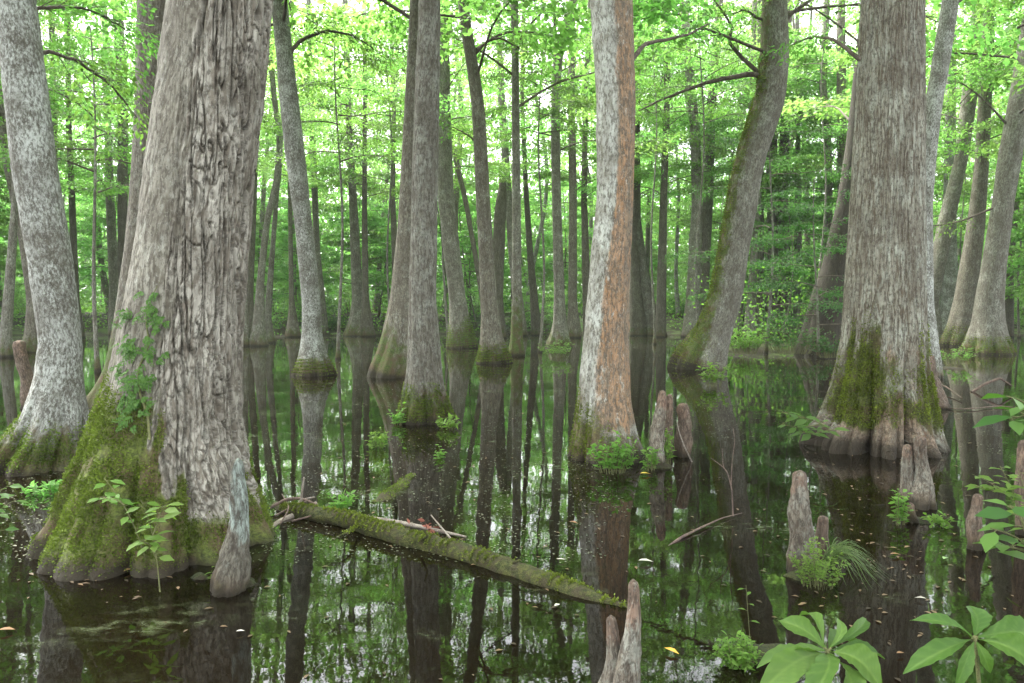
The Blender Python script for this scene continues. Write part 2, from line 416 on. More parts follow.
# ------------------------------------------------------------------ crowns (shared meshes)
def grow_crown(seed, Hc, Rc, nlimb, nsub, leaves, leaf, mat, tpl=TPL_FAR, low=0.0, rise=0.45, r0=0.032, spl=0.75):
    rs = np.random.default_rng(seed)
    T, L = Tubes(), Leaves()
    for i in range(nlimb):
        f = (i + 0.5) / nlimb
        z0 = Hc * (low + (0.92 - low) * f)
        az = i * 2.39996 + rs.uniform(-0.5, 0.5)
        ln = Rc * (0.55 + 0.6 * math.sin(PI * min(1, 0.18 + 0.78 * f))) * rs.uniform(0.7, 1.15)
        rz = rise * rs.uniform(0.3, 1.4)
        d = np.array((math.cos(az), math.sin(az), rz)); d /= np.linalg.norm(d)
        side = np.array((-math.sin(az), math.cos(az), 0))
        p = np.array((0, 0, z0)); pts = [p.copy()]
        bend = rs.uniform(-0.25, 0.25)
        for k in range(5):
            dd = d + side * bend * k * 0.4 + np.array((0, 0, -0.09 * k)) + rs.normal(0, 0.13, 3)
            p = p + dd * ln / 5; pts.append(p.copy())
        pts = np.array(pts)
        rr = r0 * (1.05 - 0.6 * f)
        T.add(curve_pts(pts, 9), np.linspace(rr, rr * 0.2, 9), 5)
        for j in range(nsub):
            t = 0.3 + 0.7 * (j + rs.random()) / nsub
            x = t * 5; k = min(4, int(x)); q = pts[k] + (pts[k + 1] - pts[k]) * (x - k)
            sg = 1 if j % 2 else -1
            sd = (pts[k + 1] - pts[k]); sd = sd / np.linalg.norm(sd) + side * sg * rs.uniform(0.4, 1.1) + np.array((0, 0, rs.uniform(-0.25, 0.35)))
            sd /= np.linalg.norm(sd)
            sl = ln * rs.uniform(0.16, 0.34)
            e = q + sd * sl + np.array((0, 0, -0.12 * sl))
            T.add(np.array([q, (q + e) / 2 + rs.normal(0, 0.04, 3), e]), np.array([rr * 0.3, rr * 0.2, rr * 0.08]), 4)
            L.spray(q + (e - q) * 0.6, sd, sl * 0.9 + spl * 0.3, spl * rs.uniform(0.7, 1.2), int(leaves * rs.uniform(0.6, 1.3)), leaf)
        L.spray(pts[-1], d * np.array((1, 1, 0.2)), spl, spl * 0.9, leaves, leaf)
    return T.mesh('branches', M['branch']), L.mesh('crown', mat, tpl)

CANOPY = [grow_crown(100 + i, RNG.uniform(9, 12), RNG.uniform(3.4, 4.6), 16, 7, 86, 0.155, M['leaf']) for i in range(6)]

def px_trunk(base_py, rows, Ht):
    """centre line and radii of a trunk from its outline (pixel rows) at one depth"""
    Y = min(depth(base_py), 46.0 + base_py % 5)
    P, R = [], []
    for (py, xl, xr) in rows:
        P.append(at((xl + xr) / 2, py, Y)); R.append((xr - xl) / 2 / F * Y * (1 / math.cos(PITCH)))
    P, R = np.array(P), np.array(R)
    return Y, P, R

TREES = {}
def tree(name, base_py, rows, mat, label, cat='tree', Ht=21.0, seed=1, segs=40, ds=0.12, lobes=6, flute=0.22, crown=0, crown_z=None, boughs=(), cut=False, lean_keep=0.6,
         disp=None, mossf=None, altf=None, group=None, sharp=0.8, lump=0.05, tip=0.22, ydrift=0.0, cscale=1.0, twin=None):
    Y, P, R = px_trunk(base_py, rows, Ht)
    o = P[0].copy(); o[2] = 0
    root = thing(name, o, label, cat, group)
    P = P - o
    P[0][2] = 0.0
    zs = P[:, 2]
    if not cut and zs[-1] < Ht:
        sl = (P[-1, :2] - P[-2, :2]) / max(0.3, (zs[-1] - zs[-2]))
        ext, er = [], []
        z = zs[-1]; p = P[-1, :2].copy(); n = 5
        for k in range(1, n + 1):
            dz = (Ht - zs[-1]) / n
            p = p + sl * dz * lean_keep ** k + RNG.normal(0, 0.10, 2); z += dz
            ext.append((p[0], p[1], z)); er.append(R[-1] * (1 - (1 - tip) * k / n))
        P = np.vstack([P, ext]); R = np.concatenate([R, er])
    if ydrift: P[:, 1] += ydrift * P[:, 2] * 0.1
    P = np.vstack([[P[0, 0], P[0, 1], -0.45], P]); R = np.concatenate([[R[0] * 1.04], R])
    vis = min(P[-1, 2], zs[len(rows) - 1] + 0.5)
    zz = np.concatenate([np.arange(-0.45, vis, ds), np.arange(vis, P[-1, 2] + 0.01, max(ds, 0.45))]) if not cut else np.append(np.arange(-0.45, P[-1, 2], ds), P[-1, 2])
    px_ = np.interp(zz, P[:, 2], P[:, 0]); py_ = np.interp(zz, P[:, 2], P[:, 1]); rr = np.interp(zz, P[:, 2], R)
    k = max(1, int(0.018 * Y / ds))
    px_, py_, rr = smooth1(px_, k), smooth1(py_, k), smooth1(rr, k)
    rr = np.maximum(rr, 0.012)
    path = np.stack([px_, py_, zz], 1)
    rmid = float(np.interp(min(3.0, P[-1, 2] * 0.5), zz, rr))
    me = loft('trunk', path, rr, M[mat], segs, seed, lobes, flute, sharp, lump, disp, mossf, altf, rmid)
    link('trunk', me, root)
    if crown is not None and not cut:
        cz = crown_z if crown_z else 8.5
        bm_, cm_ = CANOPY[crown % len(CANOPY)]
        if Y < 32 and cscale == 1.0: cscale = 1.5  # near crowns, mostly above view, enlarged to shade trunks and dim reflections
        q = np.array([np.interp(cz, zz, px_), np.interp(cz, zz, py_), cz])
        for nm, m_ in (('branches', bm_), ('crown', cm_)):
            c = link(nm, m_, root); c.location = q; c.rotation_euler = (0, 0, seed * 1.3)
            s = (Ht - cz + 0.5) / 11.5 * cscale
            c.scale = (cscale, cscale, s)
    TREES[label] = (root, path, rr, Y)
    return root

def bough(root, pts_px, Y, r0, r1, mat=None, nspray=8, leaves=40, leaf=0.1, size=0.6, seed=0, leafmat='leaf_near', start=0.25, Yend=None, near=True):
    """a limb grown out of a trunk, following pixel points at a depth, carrying leaves"""
    o = np.array(root.location)
    n0 = len(pts_px)
    P = np.array([at(x, y, Y + ((Yend - Y) * i / (n0 - 1) if Yend else 0)) - o for i, (x, y) in enumerate(pts_px)])
    cp = curve_pts(P, max(12, 6 * n0))
    cp = cp + np.cumsum(np.random.default_rng(seed).normal(0, 0.006, cp.shape), 0)
    T = Tubes(); T.add(cp, np.linspace(r0, r1, len(cp)), 8)
    L = Leaves(); rs = np.random.default_rng(seed + 3)
    for i in range(nspray):
        t = start + (1 - start) * (i + rs.random()) / nspray
        k = min(len(cp) - 2, int(t * (len(cp) - 1)))
        d = norm(cp[k + 1] - cp[k]) + rs.normal(0, 0.7, 3) * np.array((1, 1, 0.35))
        d /= np.linalg.norm(d)
        e = cp[k] + d * size * rs.uniform(0.4, 1.0)
        T.add(np.array([cp[k], (cp[k] + e) / 2 + rs.normal(0, 0.02, 3), e]), np.array([r1 * 0.8, r1 * 0.5, r1 * 0.25]), 5)
        if leaves: L.spray(e, d, size * 0.9, size * 0.75, int(leaves * rs.uniform(0.6, 1.3)), leaf)
    b = link('limb', T.mesh('limb', mat or M['branch']), root)
    if leaves: link('foliage', L.mesh('foliage', M[leafmat], TPL_NEAR if near else TPL_FAR), b)
    return b

# ------------------------------------------------------------------ the trees of the photograph
def moss_h(h, a=0.8, side=None, sa=0.5, floor=-0.15):
    def f(TH, S, R, fl):
        m = sstep(h, 0.0, S) * a + floor
        if side is not None: m = m + sa * np.clip(np.cos(TH - side), -0.3, 1)
        return m
    return f

# big fissured tree, near left
def fis_mask(TH, S):
    # the plated bark covers the side to the right and front; its edge runs down to the right
    c = np.cos(TH - (-0.35)) + 0.25 * (vnoise(np.cos(TH) * 3, np.sin(TH) * 3, S * 1.5, 77) - 0.5) + 0.55 * (fbm(TH * 9, S * 3.5, 0, 78, 4) - 0.5)
    edge = 0.44 + 0.42 * sstep(1.25, 0.35, S)
    return sstep(edge - 0.1, edge + 0.1, c) * sstep(0.12, 0.45, S)
def cells(x, y, seed):
    ix, iy = np.floor(x).astype(np.int64), np.floor(y).astype(np.int64)
    d1 = np.full(x.shape, 9.0); d2 = np.full(x.shape, 9.0); val = np.zeros(x.shape)
    for a in (-1, 0, 1):
        for b in (-1, 0, 1):
            cx, cy = ix + a, iy + b
            qx = cx + 0.1 + 0.8 * _h(cx, cy, cx * 0, seed); qy = cy + _h(cx, cy, cx * 0, seed + 9)
            d = np.hypot(x - qx, (y - qy) * 0.9)
            v = _h(cx, cy, cx * 0, seed + 21)
            m = d < d1
            d2 = np.where(m, d1, np.minimum(d2, d)); val = np.where(m, v, val); d1 = np.where(m, d, d1)
    return d2 - d1, val
def fis_disp(TH, S, R, fl):
    m = fis_mask(TH, S)
    u = TH * 0.52
    w1 = (fbm(u * 5, S * 1.0, 0, 31) - 0.5) * 0.16 + (fbm(u * 14, S * 3.2, 3, 33) - 0.5) * 0.06
    w2 = (fbm(u * 3, S * 2.0, 7, 35) - 0.5) * 0.5
    q = u + w1 * 0.55 + 0.10 * S
    na = fbm(q / 0.082, S / 0.95 + q, 0, 45, 2); nb_ = fbm(q / 0.046, S / 0.6, 4, 47, 2); ng = fbm(q / 0.10, S / 0.9, 8, 49, 2)
    crk = np.maximum(np.exp(-((na - .5) / .036) ** 2), 0.8 * np.exp(-((nb_ - .5) / .032) ** 2))
    crk = np.maximum(crk, 0.9 * np.exp(-((ng - .47) / .03) ** 2))
    xx = fbm(q / 0.10, S / 0.13 + q * 4, 12, 53, 2)
    crk = np.maximum(crk, 0.7 * np.exp(-((xx - .5) / .03) ** 2) * sstep(0.48, 0.6, vnoise(q / 0.12, S / 0.4, 3, 57)))
    cr = fbm(u * 30, S * 9, 5, 41, 4)
    d = m * (0.052 * (1 - crk) + 0.010 * (na - 0.5) + 0.020 * (cr - 0.5) - 0.032)
    d = d + (1 - m) * 0.022 * (fbm(u * 12, S * 9, 9, 61, 5) - 0.5)
    # vertical furrows of the mossy foot
    v = np.abs(np.sin(TH * 8.5 + (vnoise(np.cos(TH) * 2, np.sin(TH) * 2, S * 1.2, 71) - .5) * 3.2)) ** 0.5
    d = d + (1 - m) * sstep(1.4, 0.4, S) * (0.030 * (v - 0.85) * sstep(0.0, 0.35, S) + 0.014 * (fbm(u * 5, S * 5, 2, 63, 3) - 0.5) + 0.014 * (fbm(u * 34, S * 30, 2, 64, 3) - 0.5))
    return d
def big_moss(TH, S, R, fl):
    m = fis_mask(TH, S)
    left = np.clip(np.cos(TH - PI * 0.93), 0, 1)
    return (1.15 * sstep(1.5, 0.5, S) + 0.22 * sstep(3.2, 1.2, S) - 0.12 + left * 0.12) * (1 - 0.92 * m)
big = tree('swamp_tree', 541, [(549, 46, 280), (530, 56, 271), (505, 68, 261), (480, 79, 252), (455, 90, 245), (430, 98, 240), (400, 109, 237), (370, 117, 236), (340, 124, 236),
     (250, 140, 243), (170, 150, 249), (100, 160, 258), (0, 172, 267)], 'fissured',
     'massive furrowed-bark tree with a wide mossy flared foot and creeper', Ht=24, seed=3, segs=560, ds=0.010, lobes=9, flute=0.15, crown=0, crown_z=8, disp=fis_disp, mossf=big_moss,
     altf=lambda TH, S, R, fl: fis_mask(TH, S), lump=0.03)

tree('swamp_tree', 412, [(412, 82, 142), (395, 95, 141), (370, 107, 142), (340, 113, 146), (250, 126, 158), (170, 133, 165), (100, 137, 170), (0, 139, 177)], 'brown',
     'brown trunk tucked behind the left edge of the massive furrowed tree', Ht=21, seed=5, segs=64, ds=0.06, crown=1, mossf=moss_h(3.0, 0.95, PI, 0.3))
pale = tree('swamp_tree', 466, [(468, -10, 95), (452, 2, 91), (436, 14, 88), (420, 24, 86), (380, 37, 81), (340, 42, 79), (255, 30, 69), (170, 15, 55), (85, 6, 44), (0, -2, 33)], 'mottled',
     'whitish mottled trunk leaning left at the edge of the view, brown mossy foot', Ht=20, seed=8, segs=128, ds=0.03, lobes=7, flute=0.26, crown=2, crown_z=8, mossf=moss_h(1.25, 1.05, None, 0, -0.2), lump=0.05,
     disp=lambda TH, S, R, fl: 0.012 * (fbm(TH * 6, S * 12, 0, 91, 4) - 0.5))
t3 = tree('swamp_tree', 375, [(377, 291, 338), (368, 295, 333), (355, 299, 327), (335, 302, 322), (300, 302, 320), (225, 295, 312), (150, 285, 304), (100, 280, 298), (50, 276, 292), (0, 271, 287)], 'mottled',
     'slim mottled grey trunk with a curved lean just beyond the massive furrowed tree', seed=9, segs=56, ds=0.08, crown=3, mossf=moss_h(1.1, 1.0))
tree('swamp_tree', 376, [(377, 367, 424), (362, 374, 425), (335, 382, 423), (300, 390, 420), (225, 398, 416), (150, 402, 417), (45, 408, 420), (0, 410, 421)], 'brown',
     'brown trunk rising close behind the straight grey trunk at centre', seed=12, segs=64, ds=0.08, crown=4, flute=0.1, lump=0.03, mossf=moss_h(2.6, 0.95, PI, 0.3))
t4 = tree('swamp_tree', 421, [(423, 393, 458), (412, 398, 452), (396, 402, 447), (370, 407, 442), (340, 408, 440), (300, 409, 436), (150, 413, 438), (0, 419, 440)], 'grey',
     'straight grey trunk with a flared mossy foot, in front of a brown trunk', seed=14, segs=110, ds=0.035, lobes=7, flute=0.25, crown=5, crown_z=8, mossf=moss_h(1.3, 0.95),
     disp=lambda TH, S, R, fl: 0.022 * (fbm(TH * 9 + S * .3, S * 2.0, 0, 95, 4) - 0.5))
t5 = tree('swamp_tree', 348, [(350, 446, 479), (338, 448, 475), (320, 449, 470), (300, 449, 466), (200, 438, 454), (100, 436, 450), (0, 436, 449)], 'grey',
     'dark-topped grey trunk just right of the straight central trunk', seed=16, segs=48, ds=0.1, crown=0, mossf=moss_h(2.6, 0.95, 0, 0.2))
t6 = tree('swamp_tree', 363, [(365, 474, 514), (352, 478, 508), (335, 480, 502), (300, 481, 497), (200, 476, 490), (110, 472, 485), (75, 468, 480), (30, 461, 472), (0, 458, 468)], 'brown',
     'grey-brown trunk kinked leftward near the top of the picture with a bell-shaped foot', seed=18, segs=56, ds=0.08, crown=1, mossf=moss_h(1.4, 0.95))
tree('swamp_tree', 356, [(358, 506, 526), (342, 510, 523), (300, 512, 522), (150, 512, 520), (0, 511, 518)], 'grey',
     'slender straight trunk, greenish below, touching the bell-footed kinked trunk', seed=20, segs=40, ds=0.1, crown=2, mossf=moss_h(4.0, 0.8, None, 0, 0.1))
snag = tree('dead_snag', 338, [(340, 486, 508), (325, 489, 505), (300, 490, 503), (240, 493, 505), (215, 494, 506), (200, 496, 507), (188, 499, 507), (178, 502, 506)], 'dark',
     'dark broken snag with a reddish torn top behind the kinked trunk', 'dead tree', seed=21, segs=40, ds=0.1, crown=None, cut=True)
pp = np.array(snag.location)
sp_ = Tubes()
for k in range(7):
    a = at(502 + RNG.uniform(-3, 3), 190, min(depth(338), 46.0 + 338 % 5)) - pp
    sp_.add(np.array([a, a + np.array((RNG.uniform(-.08, .08), RNG.uniform(-.1, .1), RNG.uniform(.2, .75)))]), np.array([0.06, 0.01]), 5)
link('splintered_top', sp_.mesh('splintered_top', M['redwood']), snag)
tree('swamp_tree', 340, [(341, 482, 492), (300, 480, 485), (256, 473, 478), (200, 463, 468), (155, 452, 457), (60, 434, 438), (0, 424, 428)], 'dark',
     'thin dark stem slanting up leftward behind the kinked trunk', Ht=15, seed=22, segs=24, ds=0.15, crown=3, cscale=0.6)
t9 = tree('swamp_tree', 347, [(348, 544, 575), (338, 549, 570), (325, 553, 567), (300, 554, 565), (200, 552, 561), (150, 551, 560), (110, 551, 560), (60, 553, 562), (30, 560, 570), (0, 569, 578)], 'grey',
     'grey trunk left of the two-tone tree that forks high up and bends right', seed=24, segs=48, ds=0.1, crown=4, mossf=moss_h(1.6, 0.95))
bough(t9, [(557, 105), (556, 60), (555, 0), (554, -60)], depth(347), 0.12, 0.05, nspray=4, leaves=40, leaf=0.13, size=1.2, seed=2, start=0.7)
tree('swamp_tree', 334, [(335, 531, 543), (300, 530, 538), (240, 526, 532), (180, 523, 528), (100, 520, 524), (0, 522, 526)], 'dark',
     'thin dark curved stem between the slender straight trunk and the forked one', Ht=17, seed=25, segs=24, ds=0.15, crown=5, cscale=0.7)

def or_alt(TH, S, R, fl):
    c = np.cos(TH - (-0.45))
    e = 0.42 - 0.42 * sstep(3.6, 1.2, S)
    return sstep(e - 0.4, e + 0.4, c) * sstep(0.1, 0.6, S)
two = tree('swamp_tree', 457, [(459, 566, 647), (446, 570, 640), (430, 573, 636), (400, 577, 631), (350, 582, 629), (300, 587, 629), (200, 597, 633), (100, 597, 635), (0, 590, 632)], 'orange',
     'two-tone trunk, whitish on one side and orange-brown on the other', Ht=23, seed=27, segs=160, ds=0.025, lobes=8, flute=0.2, crown=0, crown_z=8, mossf=moss_h(1.3, 0.75, PI, 0.3),
     altf=or_alt, disp=lambda TH, S, R, fl: 0.018 * (fbm(TH * 14, S * 4, 0, 97, 4) - 0.5))
tree('swamp_tree', 329, [(330, 624, 650), (318, 627, 646), (300, 629, 643), (250, 630, 641), (150, 632, 640), (0, 634, 641)], 'dark',
     'dark upright trunk just right of the two-tone tree, far back', seed=29, segs=32, ds=0.15, crown=1)
tree('swamp_tree', 334, [(336, 643, 668), (322, 645, 661), (300, 641, 654), (250, 634, 645), (200, 629, 638), (100, 620, 628), (0, 612, 619)], 'grey',
     'pale grey trunk slanting out from behind the two-tone tree down to the right', seed=30, segs=36, ds=0.12, crown=2)
lean = tree('swamp_tree', 368, [(372, 667, 727), (362, 673, 728), (350, 682, 728), (335, 694, 731), (300, 709, 741), (250, 719, 748), (200, 727, 757), (175, 732, 761), (150, 739, 767), (125, 747, 776), (100, 755, 784), (75, 759, 787), (50, 761, 788), (0, 763, 786)], 'grey',
     'stout trunk swooping up to the right with moss along its left side', seed=32, segs=96, ds=0.06, lobes=8, flute=0.22, crown=3, mossf=moss_h(2.2, 0.35, PI * 1.0, 0.85, 0.0), lean_keep=0.5,
     disp=lambda TH, S, R, fl: 0.02 * (fbm(TH * 8, S * 2.5, 0, 99, 4) - 0.5))
YL = depth(368)
bough(lean, [(764, 78), (752, 73), (735, 76), (712, 80), (690, 88), (662, 98), (640, 108)], YL, 0.085, 0.018, nspray=9, leaves=18, leaf=0.12, size=0.7, seed=5)
bough(lean, [(764, 78), (748, 62), (735, 50), (728, 42), (733, 28), (722, 10), (712, -8)], YL, 0.075, 0.02, nspray=8, leaves=24, leaf=0.12, size=0.8, seed=6)
bough(lean, [(775, 30), (790, 14), (812, -2), (840, -16)], YL, 0.08, 0.02, nspray=8, leaves=50, leaf=0.13, size=1.0, seed=7)
bough(lean, [(768, 20), (756, 18), (744, 10), (730, 16)], YL, 0.05, 0.015, nspray=8, leaves=50, leaf=0.13, size=0.9, seed=8)
bough(lean, [(722, 240), (728, 222), (742, 214), (722, 205), (714, 190)][0:3], YL, 0.04, 0.015, nspray=3, leaves=12, leaf=0.1, size=0.5, seed=9)
tree('swamp_tree', 337, [(339, 680, 702), (320, 684, 700), (300, 686, 700), (250, 689, 701), (200, 692, 702), (130, 690, 700), (60, 684, 692), (0, 680, 688)], 'grey',
     'grey trunk with a slight S curve just left of the swooping trunk', seed=34, segs=32, ds=0.12, crown=4, mossf=moss_h(2.5, 0.6))
tree('swamp_tree', 334, [(336, 686, 708), (318, 691, 708), (300, 694, 708), (200, 703, 713), (100, 707, 716), (30, 714, 722), (0, 716, 723)], 'brown',
     'brown trunk squeezed between the S-curved trunk and the swooping trunk', seed=35, segs=32, ds=0.12, crown=5)

# cypress at right
def cyp_disp(TH, S, R, fl):
    u = TH * 0.42
    w1 = (fbm(u * 4, S * 0.7, 0, 131) - 0.5) * 0.12 + (fbm(u * 16, S * 2.0, 3, 133) - 0.5) * 0.05
    r1 = np.abs(np.sin(PI * (u + w1) / 0.036)) ** 0.6
    r2 = fbm(u * 22, S * 2.4, 5, 141, 4)
    return 0.026 * (r1 * 0.6 + r2 - 1.1) - 0.012
def cyp_moss(TH, S, R, fl):
    band = vnoise(np.cos(TH) * 5, np.sin(TH) * 5, S * 0.15, 150)
    return sstep(2.4, 0.2, S) * (0.25 + 0.95 * band) * sstep(0.12, 0.5, S) - 0.1 + 0.2 * sstep(4, 1, S) * (band > .6) + 0.30 * sstep(2.2, 0.5, S) * sstep(0.1, 0.5, S) * np.clip(np.cos(TH - PI * 1.2), 0, 1)
def cyp_alt(TH, S, R, fl):
    g = vnoise(np.cos(TH) * 4, np.sin(TH) * 4, S * 0.2, 160)
    return sstep(0.75, 0.3, S) * (0.25 + 0.8 * g) + (g > 0.72) * 0.4 * sstep(2.5, 1.0, S)
cyp = tree('cypress_tree', 446, [(448, 802, 947), (438, 810, 942), (424, 820, 936), (400, 828, 931), (370, 836, 926), (340, 842, 924), (300, 846, 923), (200, 852, 922), (100, 858, 922), (0, 863, 922)], 'cypress',
     'thick stringy-barked cypress with fluted reddish buttress foot', Ht=25, seed=37, segs=320, ds=0.02, lobes=9, flute=0.42, sharp=0.6, crown=1, crown_z=8, disp=cyp_disp, mossf=cyp_moss, altf=cyp_alt, lump=0.012)
tree('swamp_tree', 378, [(380, 904, 942), (350, 910, 938), (300, 912, 932), (200, 917, 932), (150, 920, 936), (100, 926, 942), (75, 931, 947), (0, 943, 958)], 'mottled',
     'pale trunk coming out from behind the thick cypress and slanting up right', seed=39, segs=48, ds=0.08, crown=2, mossf=moss_h(1.5, 0.7))
tree('swamp_tree', 344, [(346, 913, 945), (330, 920, 941), (300, 924, 938), (225, 938, 953), (160, 955, 967), (100, 962, 976), (0, 975, 986)], 'grey',
     'slanting grey trunk nearest the pale one beside the thick cypress', seed=40, segs=40, ds=0.1, crown=3, mossf=moss_h(1.4, 0.8))
t20 = tree('swamp_tree', 346, [(348, 937, 977), (332, 946, 974), (300, 955, 975), (225, 968, 984), (160, 976, 988), (80, 980, 992), (0, 984, 994)], 'brown',
     'brown trunk on a mossy cone foot, between two slanting grey trunks', seed=41, segs=48, ds=0.1, crown=4, mossf=moss_h(2.4, 0.85))
t21 = tree('swamp_tree', 354, [(357, 959, 1015), (342, 967, 1008), (322, 974, 1003), (300, 977, 1002), (265, 983, 1005), (200, 994, 1013), (160, 999, 1020), (90, 1012, 1031), (0, 1027, 1044)], 'grey',
     'slanting grey trunk with a broad mossy bell foot at the right, standing in open water', seed=42, segs=64, ds=0.08, crown=5, mossf=moss_h(1.5, 1.0))
tree('swamp_tree', 331, [(332, 997, 1013), (265, 1006, 1013), (180, 1013, 1021), (100, 1022, 1029), (0, 1032, 1038)], 'dark',
     'thin dark trunk beyond the bell-footed one at the right edge', seed=43, segs=28, ds=0.15, crown=0)
tree('swamp_tree', 340, [(342, 934, 960), (310, 941, 958), (240, 943, 956), (150, 945, 955), (0, 948, 956)], 'mottled',
     'upright pale trunk seen in the gap behind the slanting trunks right of the cypress', seed=44, segs=36, ds=0.12, crown=1)
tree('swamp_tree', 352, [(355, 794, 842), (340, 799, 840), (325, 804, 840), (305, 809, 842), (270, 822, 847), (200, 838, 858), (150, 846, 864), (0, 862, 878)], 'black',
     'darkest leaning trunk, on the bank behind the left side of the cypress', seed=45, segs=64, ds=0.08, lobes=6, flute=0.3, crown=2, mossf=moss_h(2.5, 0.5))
# left side, farther back
tree('swamp_tree', 357, [(358, -3, 15), (340, 0, 11), (250, 8, 16), (200, 12, 18), (100, 12, 17), (0, 10, 14)], 'grey',
     'thin grey stem at the far left edge, left of the whitish trunk', Ht=17, seed=46, segs=32, ds=0.1, crown=3, cscale=0.8)
tree('swamp_tree', 352, [(354, 17, 46), (340, 25, 45), (300, 28, 42), (240, 20, 36), (170, 6, 22), (110, -4, 10), (0, -20, -8)], 'brown',
     'brown trunk with green foot leaning left behind the whitish trunk', seed=47, segs=40, ds=0.1, crown=4, mossf=moss_h(1.6, 1.0))
tree('swamp_tree', 331, [(332, 49, 63), (300, 51, 60), (200, 51, 58), (100, 50, 56), (0, 49, 54)], 'dark',
     'straight dark stem showing above the whitish leaning trunk', seed=48, segs=28, ds=0.15, crown=5)
tree('swamp_tree', 330, [(331, 71, 85), (300, 72, 79), (200, 69, 75), (120, 66, 71), (0, 66, 70)], 'dark',
     'dark thin trunk in the gap between the whitish tree and the massive furrowed one', seed=49, segs=28, ds=0.15, crown=0)
tree('swamp_tree', 334, [(336, 108, 124), (300, 110, 120), (200, 106, 114), (100, 104, 110), (0, 102, 107)], 'grey',
     'pale grey stem of the close pair left of the massive furrowed tree', seed=50, segs=28, ds=0.15, crown=1)
tree('swamp_tree', 335, [(337, 115, 131), (300, 118, 126), (200, 118, 127), (100, 118, 128), (0, 112, 122)], 'dark',
     'darker stem of the close pair left of the massive furrowed tree', seed=51, segs=28, ds=0.15, crown=2)
tree('swamp_tree', 346, [(348, 235, 253), (330, 239, 249), (300, 240, 247), (200, 236, 243), (100, 240, 246), (0, 246, 251)], 'grey',
     'stem nearest the massive tree in the clump of thin stems right of it', Ht=17, seed=52, segs=32, ds=0.12, crown=3, cscale=0.8)
tree('swamp_tree', 346, [(348, 247, 269), (332, 252, 265), (280, 257, 264), (220, 264, 270), (180, 274, 281), (140, 277, 283), (100, 272, 277), (0, 262, 268)], 'grey',
     'bowed stem that swings right then back in the thin-stemmed clump', Ht=17, seed=53, segs=32, ds=0.12, crown=4, cscale=0.8)
tree('swamp_tree', 343, [(345, 263, 277), (320, 264, 271), (250, 270, 275), (180, 276, 280), (0, 290, 294)], 'grey',
     'thinnest stem on the right of the thin-stemmed clump', Ht=15, seed=54, segs=24, ds=0.15, crown=5, cscale=0.6)
tree('swamp_tree', 341, [(343, 242, 258), (300, 246, 253), (220, 250, 256), (100, 254, 260), (0, 256, 260)], 'dark',
     'dark straight stem at the back of the thin-stemmed clump', Ht=17, seed=55, segs=24, ds=0.15, crown=0, cscale=0.7)
tree('swamp_tree', 331, [(333, 284, 302), (322, 288, 298), (300, 289, 294), (200, 288, 292), (0, 284, 288)], 'brown',
     'thin stem on a dark hump of roots left of the curved mottled trunk', Ht=18, seed=56, segs=24, ds=0.15, crown=1, cscale=0.7)
tree('swamp_tree', 328, [(330, 342, 378), (318, 350, 369), (300, 352, 363), (200, 349, 357), (125, 346, 352), (0, 342, 348)], 'grey',
     'pale far trunk on a wide mossy foot midway between the mottled and central trunks', seed=57, segs=36, ds=0.12, crown=2, mossf=moss_h(2.2, 0.9))
tree('swamp_tree', 327, [(329, 359, 376), (300, 362, 369), (200, 362, 367), (100, 363, 367), (0, 362, 366)], 'dark',
     'dark stem hugging the pale wide-footed far trunk', seed=58, segs=24, ds=0.15, crown=3)
tree('swamp_tree', 329, [(331, 317, 329), (250, 314, 320), (150, 310, 316), (0, 306, 311)], 'grey',
     'thin grey stem close behind the right side of the curved mottled trunk', seed=59, segs=24, ds=0.15, crown=4)
# right side, farther back
for rows, m, lab, sd in (
    ([(336, 742, 757), (300, 747, 755), (200, 755, 761), (0, 764, 768)], 'grey', 'pale thin trunk rising just right of the swooping trunk', 60),
    ([(335, 752, 766), (300, 755, 763), (200, 758, 764), (0, 757, 762)], 'brown', 'second thin trunk behind the swooping one, straighter', 61),
    ([(335, 764, 780), (250, 768, 778), (150, 766, 777), (0, 768, 777)], 'brown', 'left trunk of the brown pair above the low green bank', 62),
    ([(335, 776, 792), (250, 779, 790), (200, 778, 788), (0, 784, 792)], 'dark', 'right, darker trunk of the brown pair above the low green bank', 63),
    ([(330, 793, 803), (200, 795, 801), (100, 796, 800), (0, 795, 799)], 'grey', 'pencil-thin straight stem right of the brown pair', 64),
    ([(331, 838, 850), (200, 838, 847), (100, 837, 846), (30, 837, 845), (0, 838, 845)], 'brown', 'straight brown stem showing left of the thick cypress above the dark leaner', 65),
    ([(331, 822, 834), (200, 825, 832), (120, 824, 831), (90, 819, 826), (0, 824, 830)], 'grey', 'grey stem with a crook, two stems left of the thick cypress', 66),
    ([(331, 566, 582), (300, 568, 577), (200, 569, 577), (100, 568, 575), (0, 569, 575)], 'brown', 'straight brown trunk in the gap left of the two-tone tree', 67),
    ([(328, 583, 593), (200, 581, 587), (100, 583, 588), (0, 588, 593)], 'dark', 'dark stem half hidden by the left edge of the two-tone tree', 68),
    ([(329, 516, 528), (250, 508, 516), (100, 498, 505), (0, 494, 500)], 'grey', 'far grey stem leaning left behind the slender straight trunk', 69),
    ([(327, 655, 666), (200, 660, 667), (100, 664, 670), (0, 664, 670)], 'dark', 'far dark stem left of the S-curved trunk', 70),
    ([(327, 730, 741), (200, 745, 752), (0, 752, 757)], 'grey', 'far grey stem half hidden by the swooping trunk', 71),
    ([(329, 394, 404), (200, 390, 395), (100, 392, 396), (0, 388, 392)], 'dark', 'far dark stem left of the brown trunk at centre', 72)):
    tree('swamp_tree', rows[0][0] - 1, rows, m, lab, seed=sd, segs=24, ds=0.18, crown=sd, Ht=20)

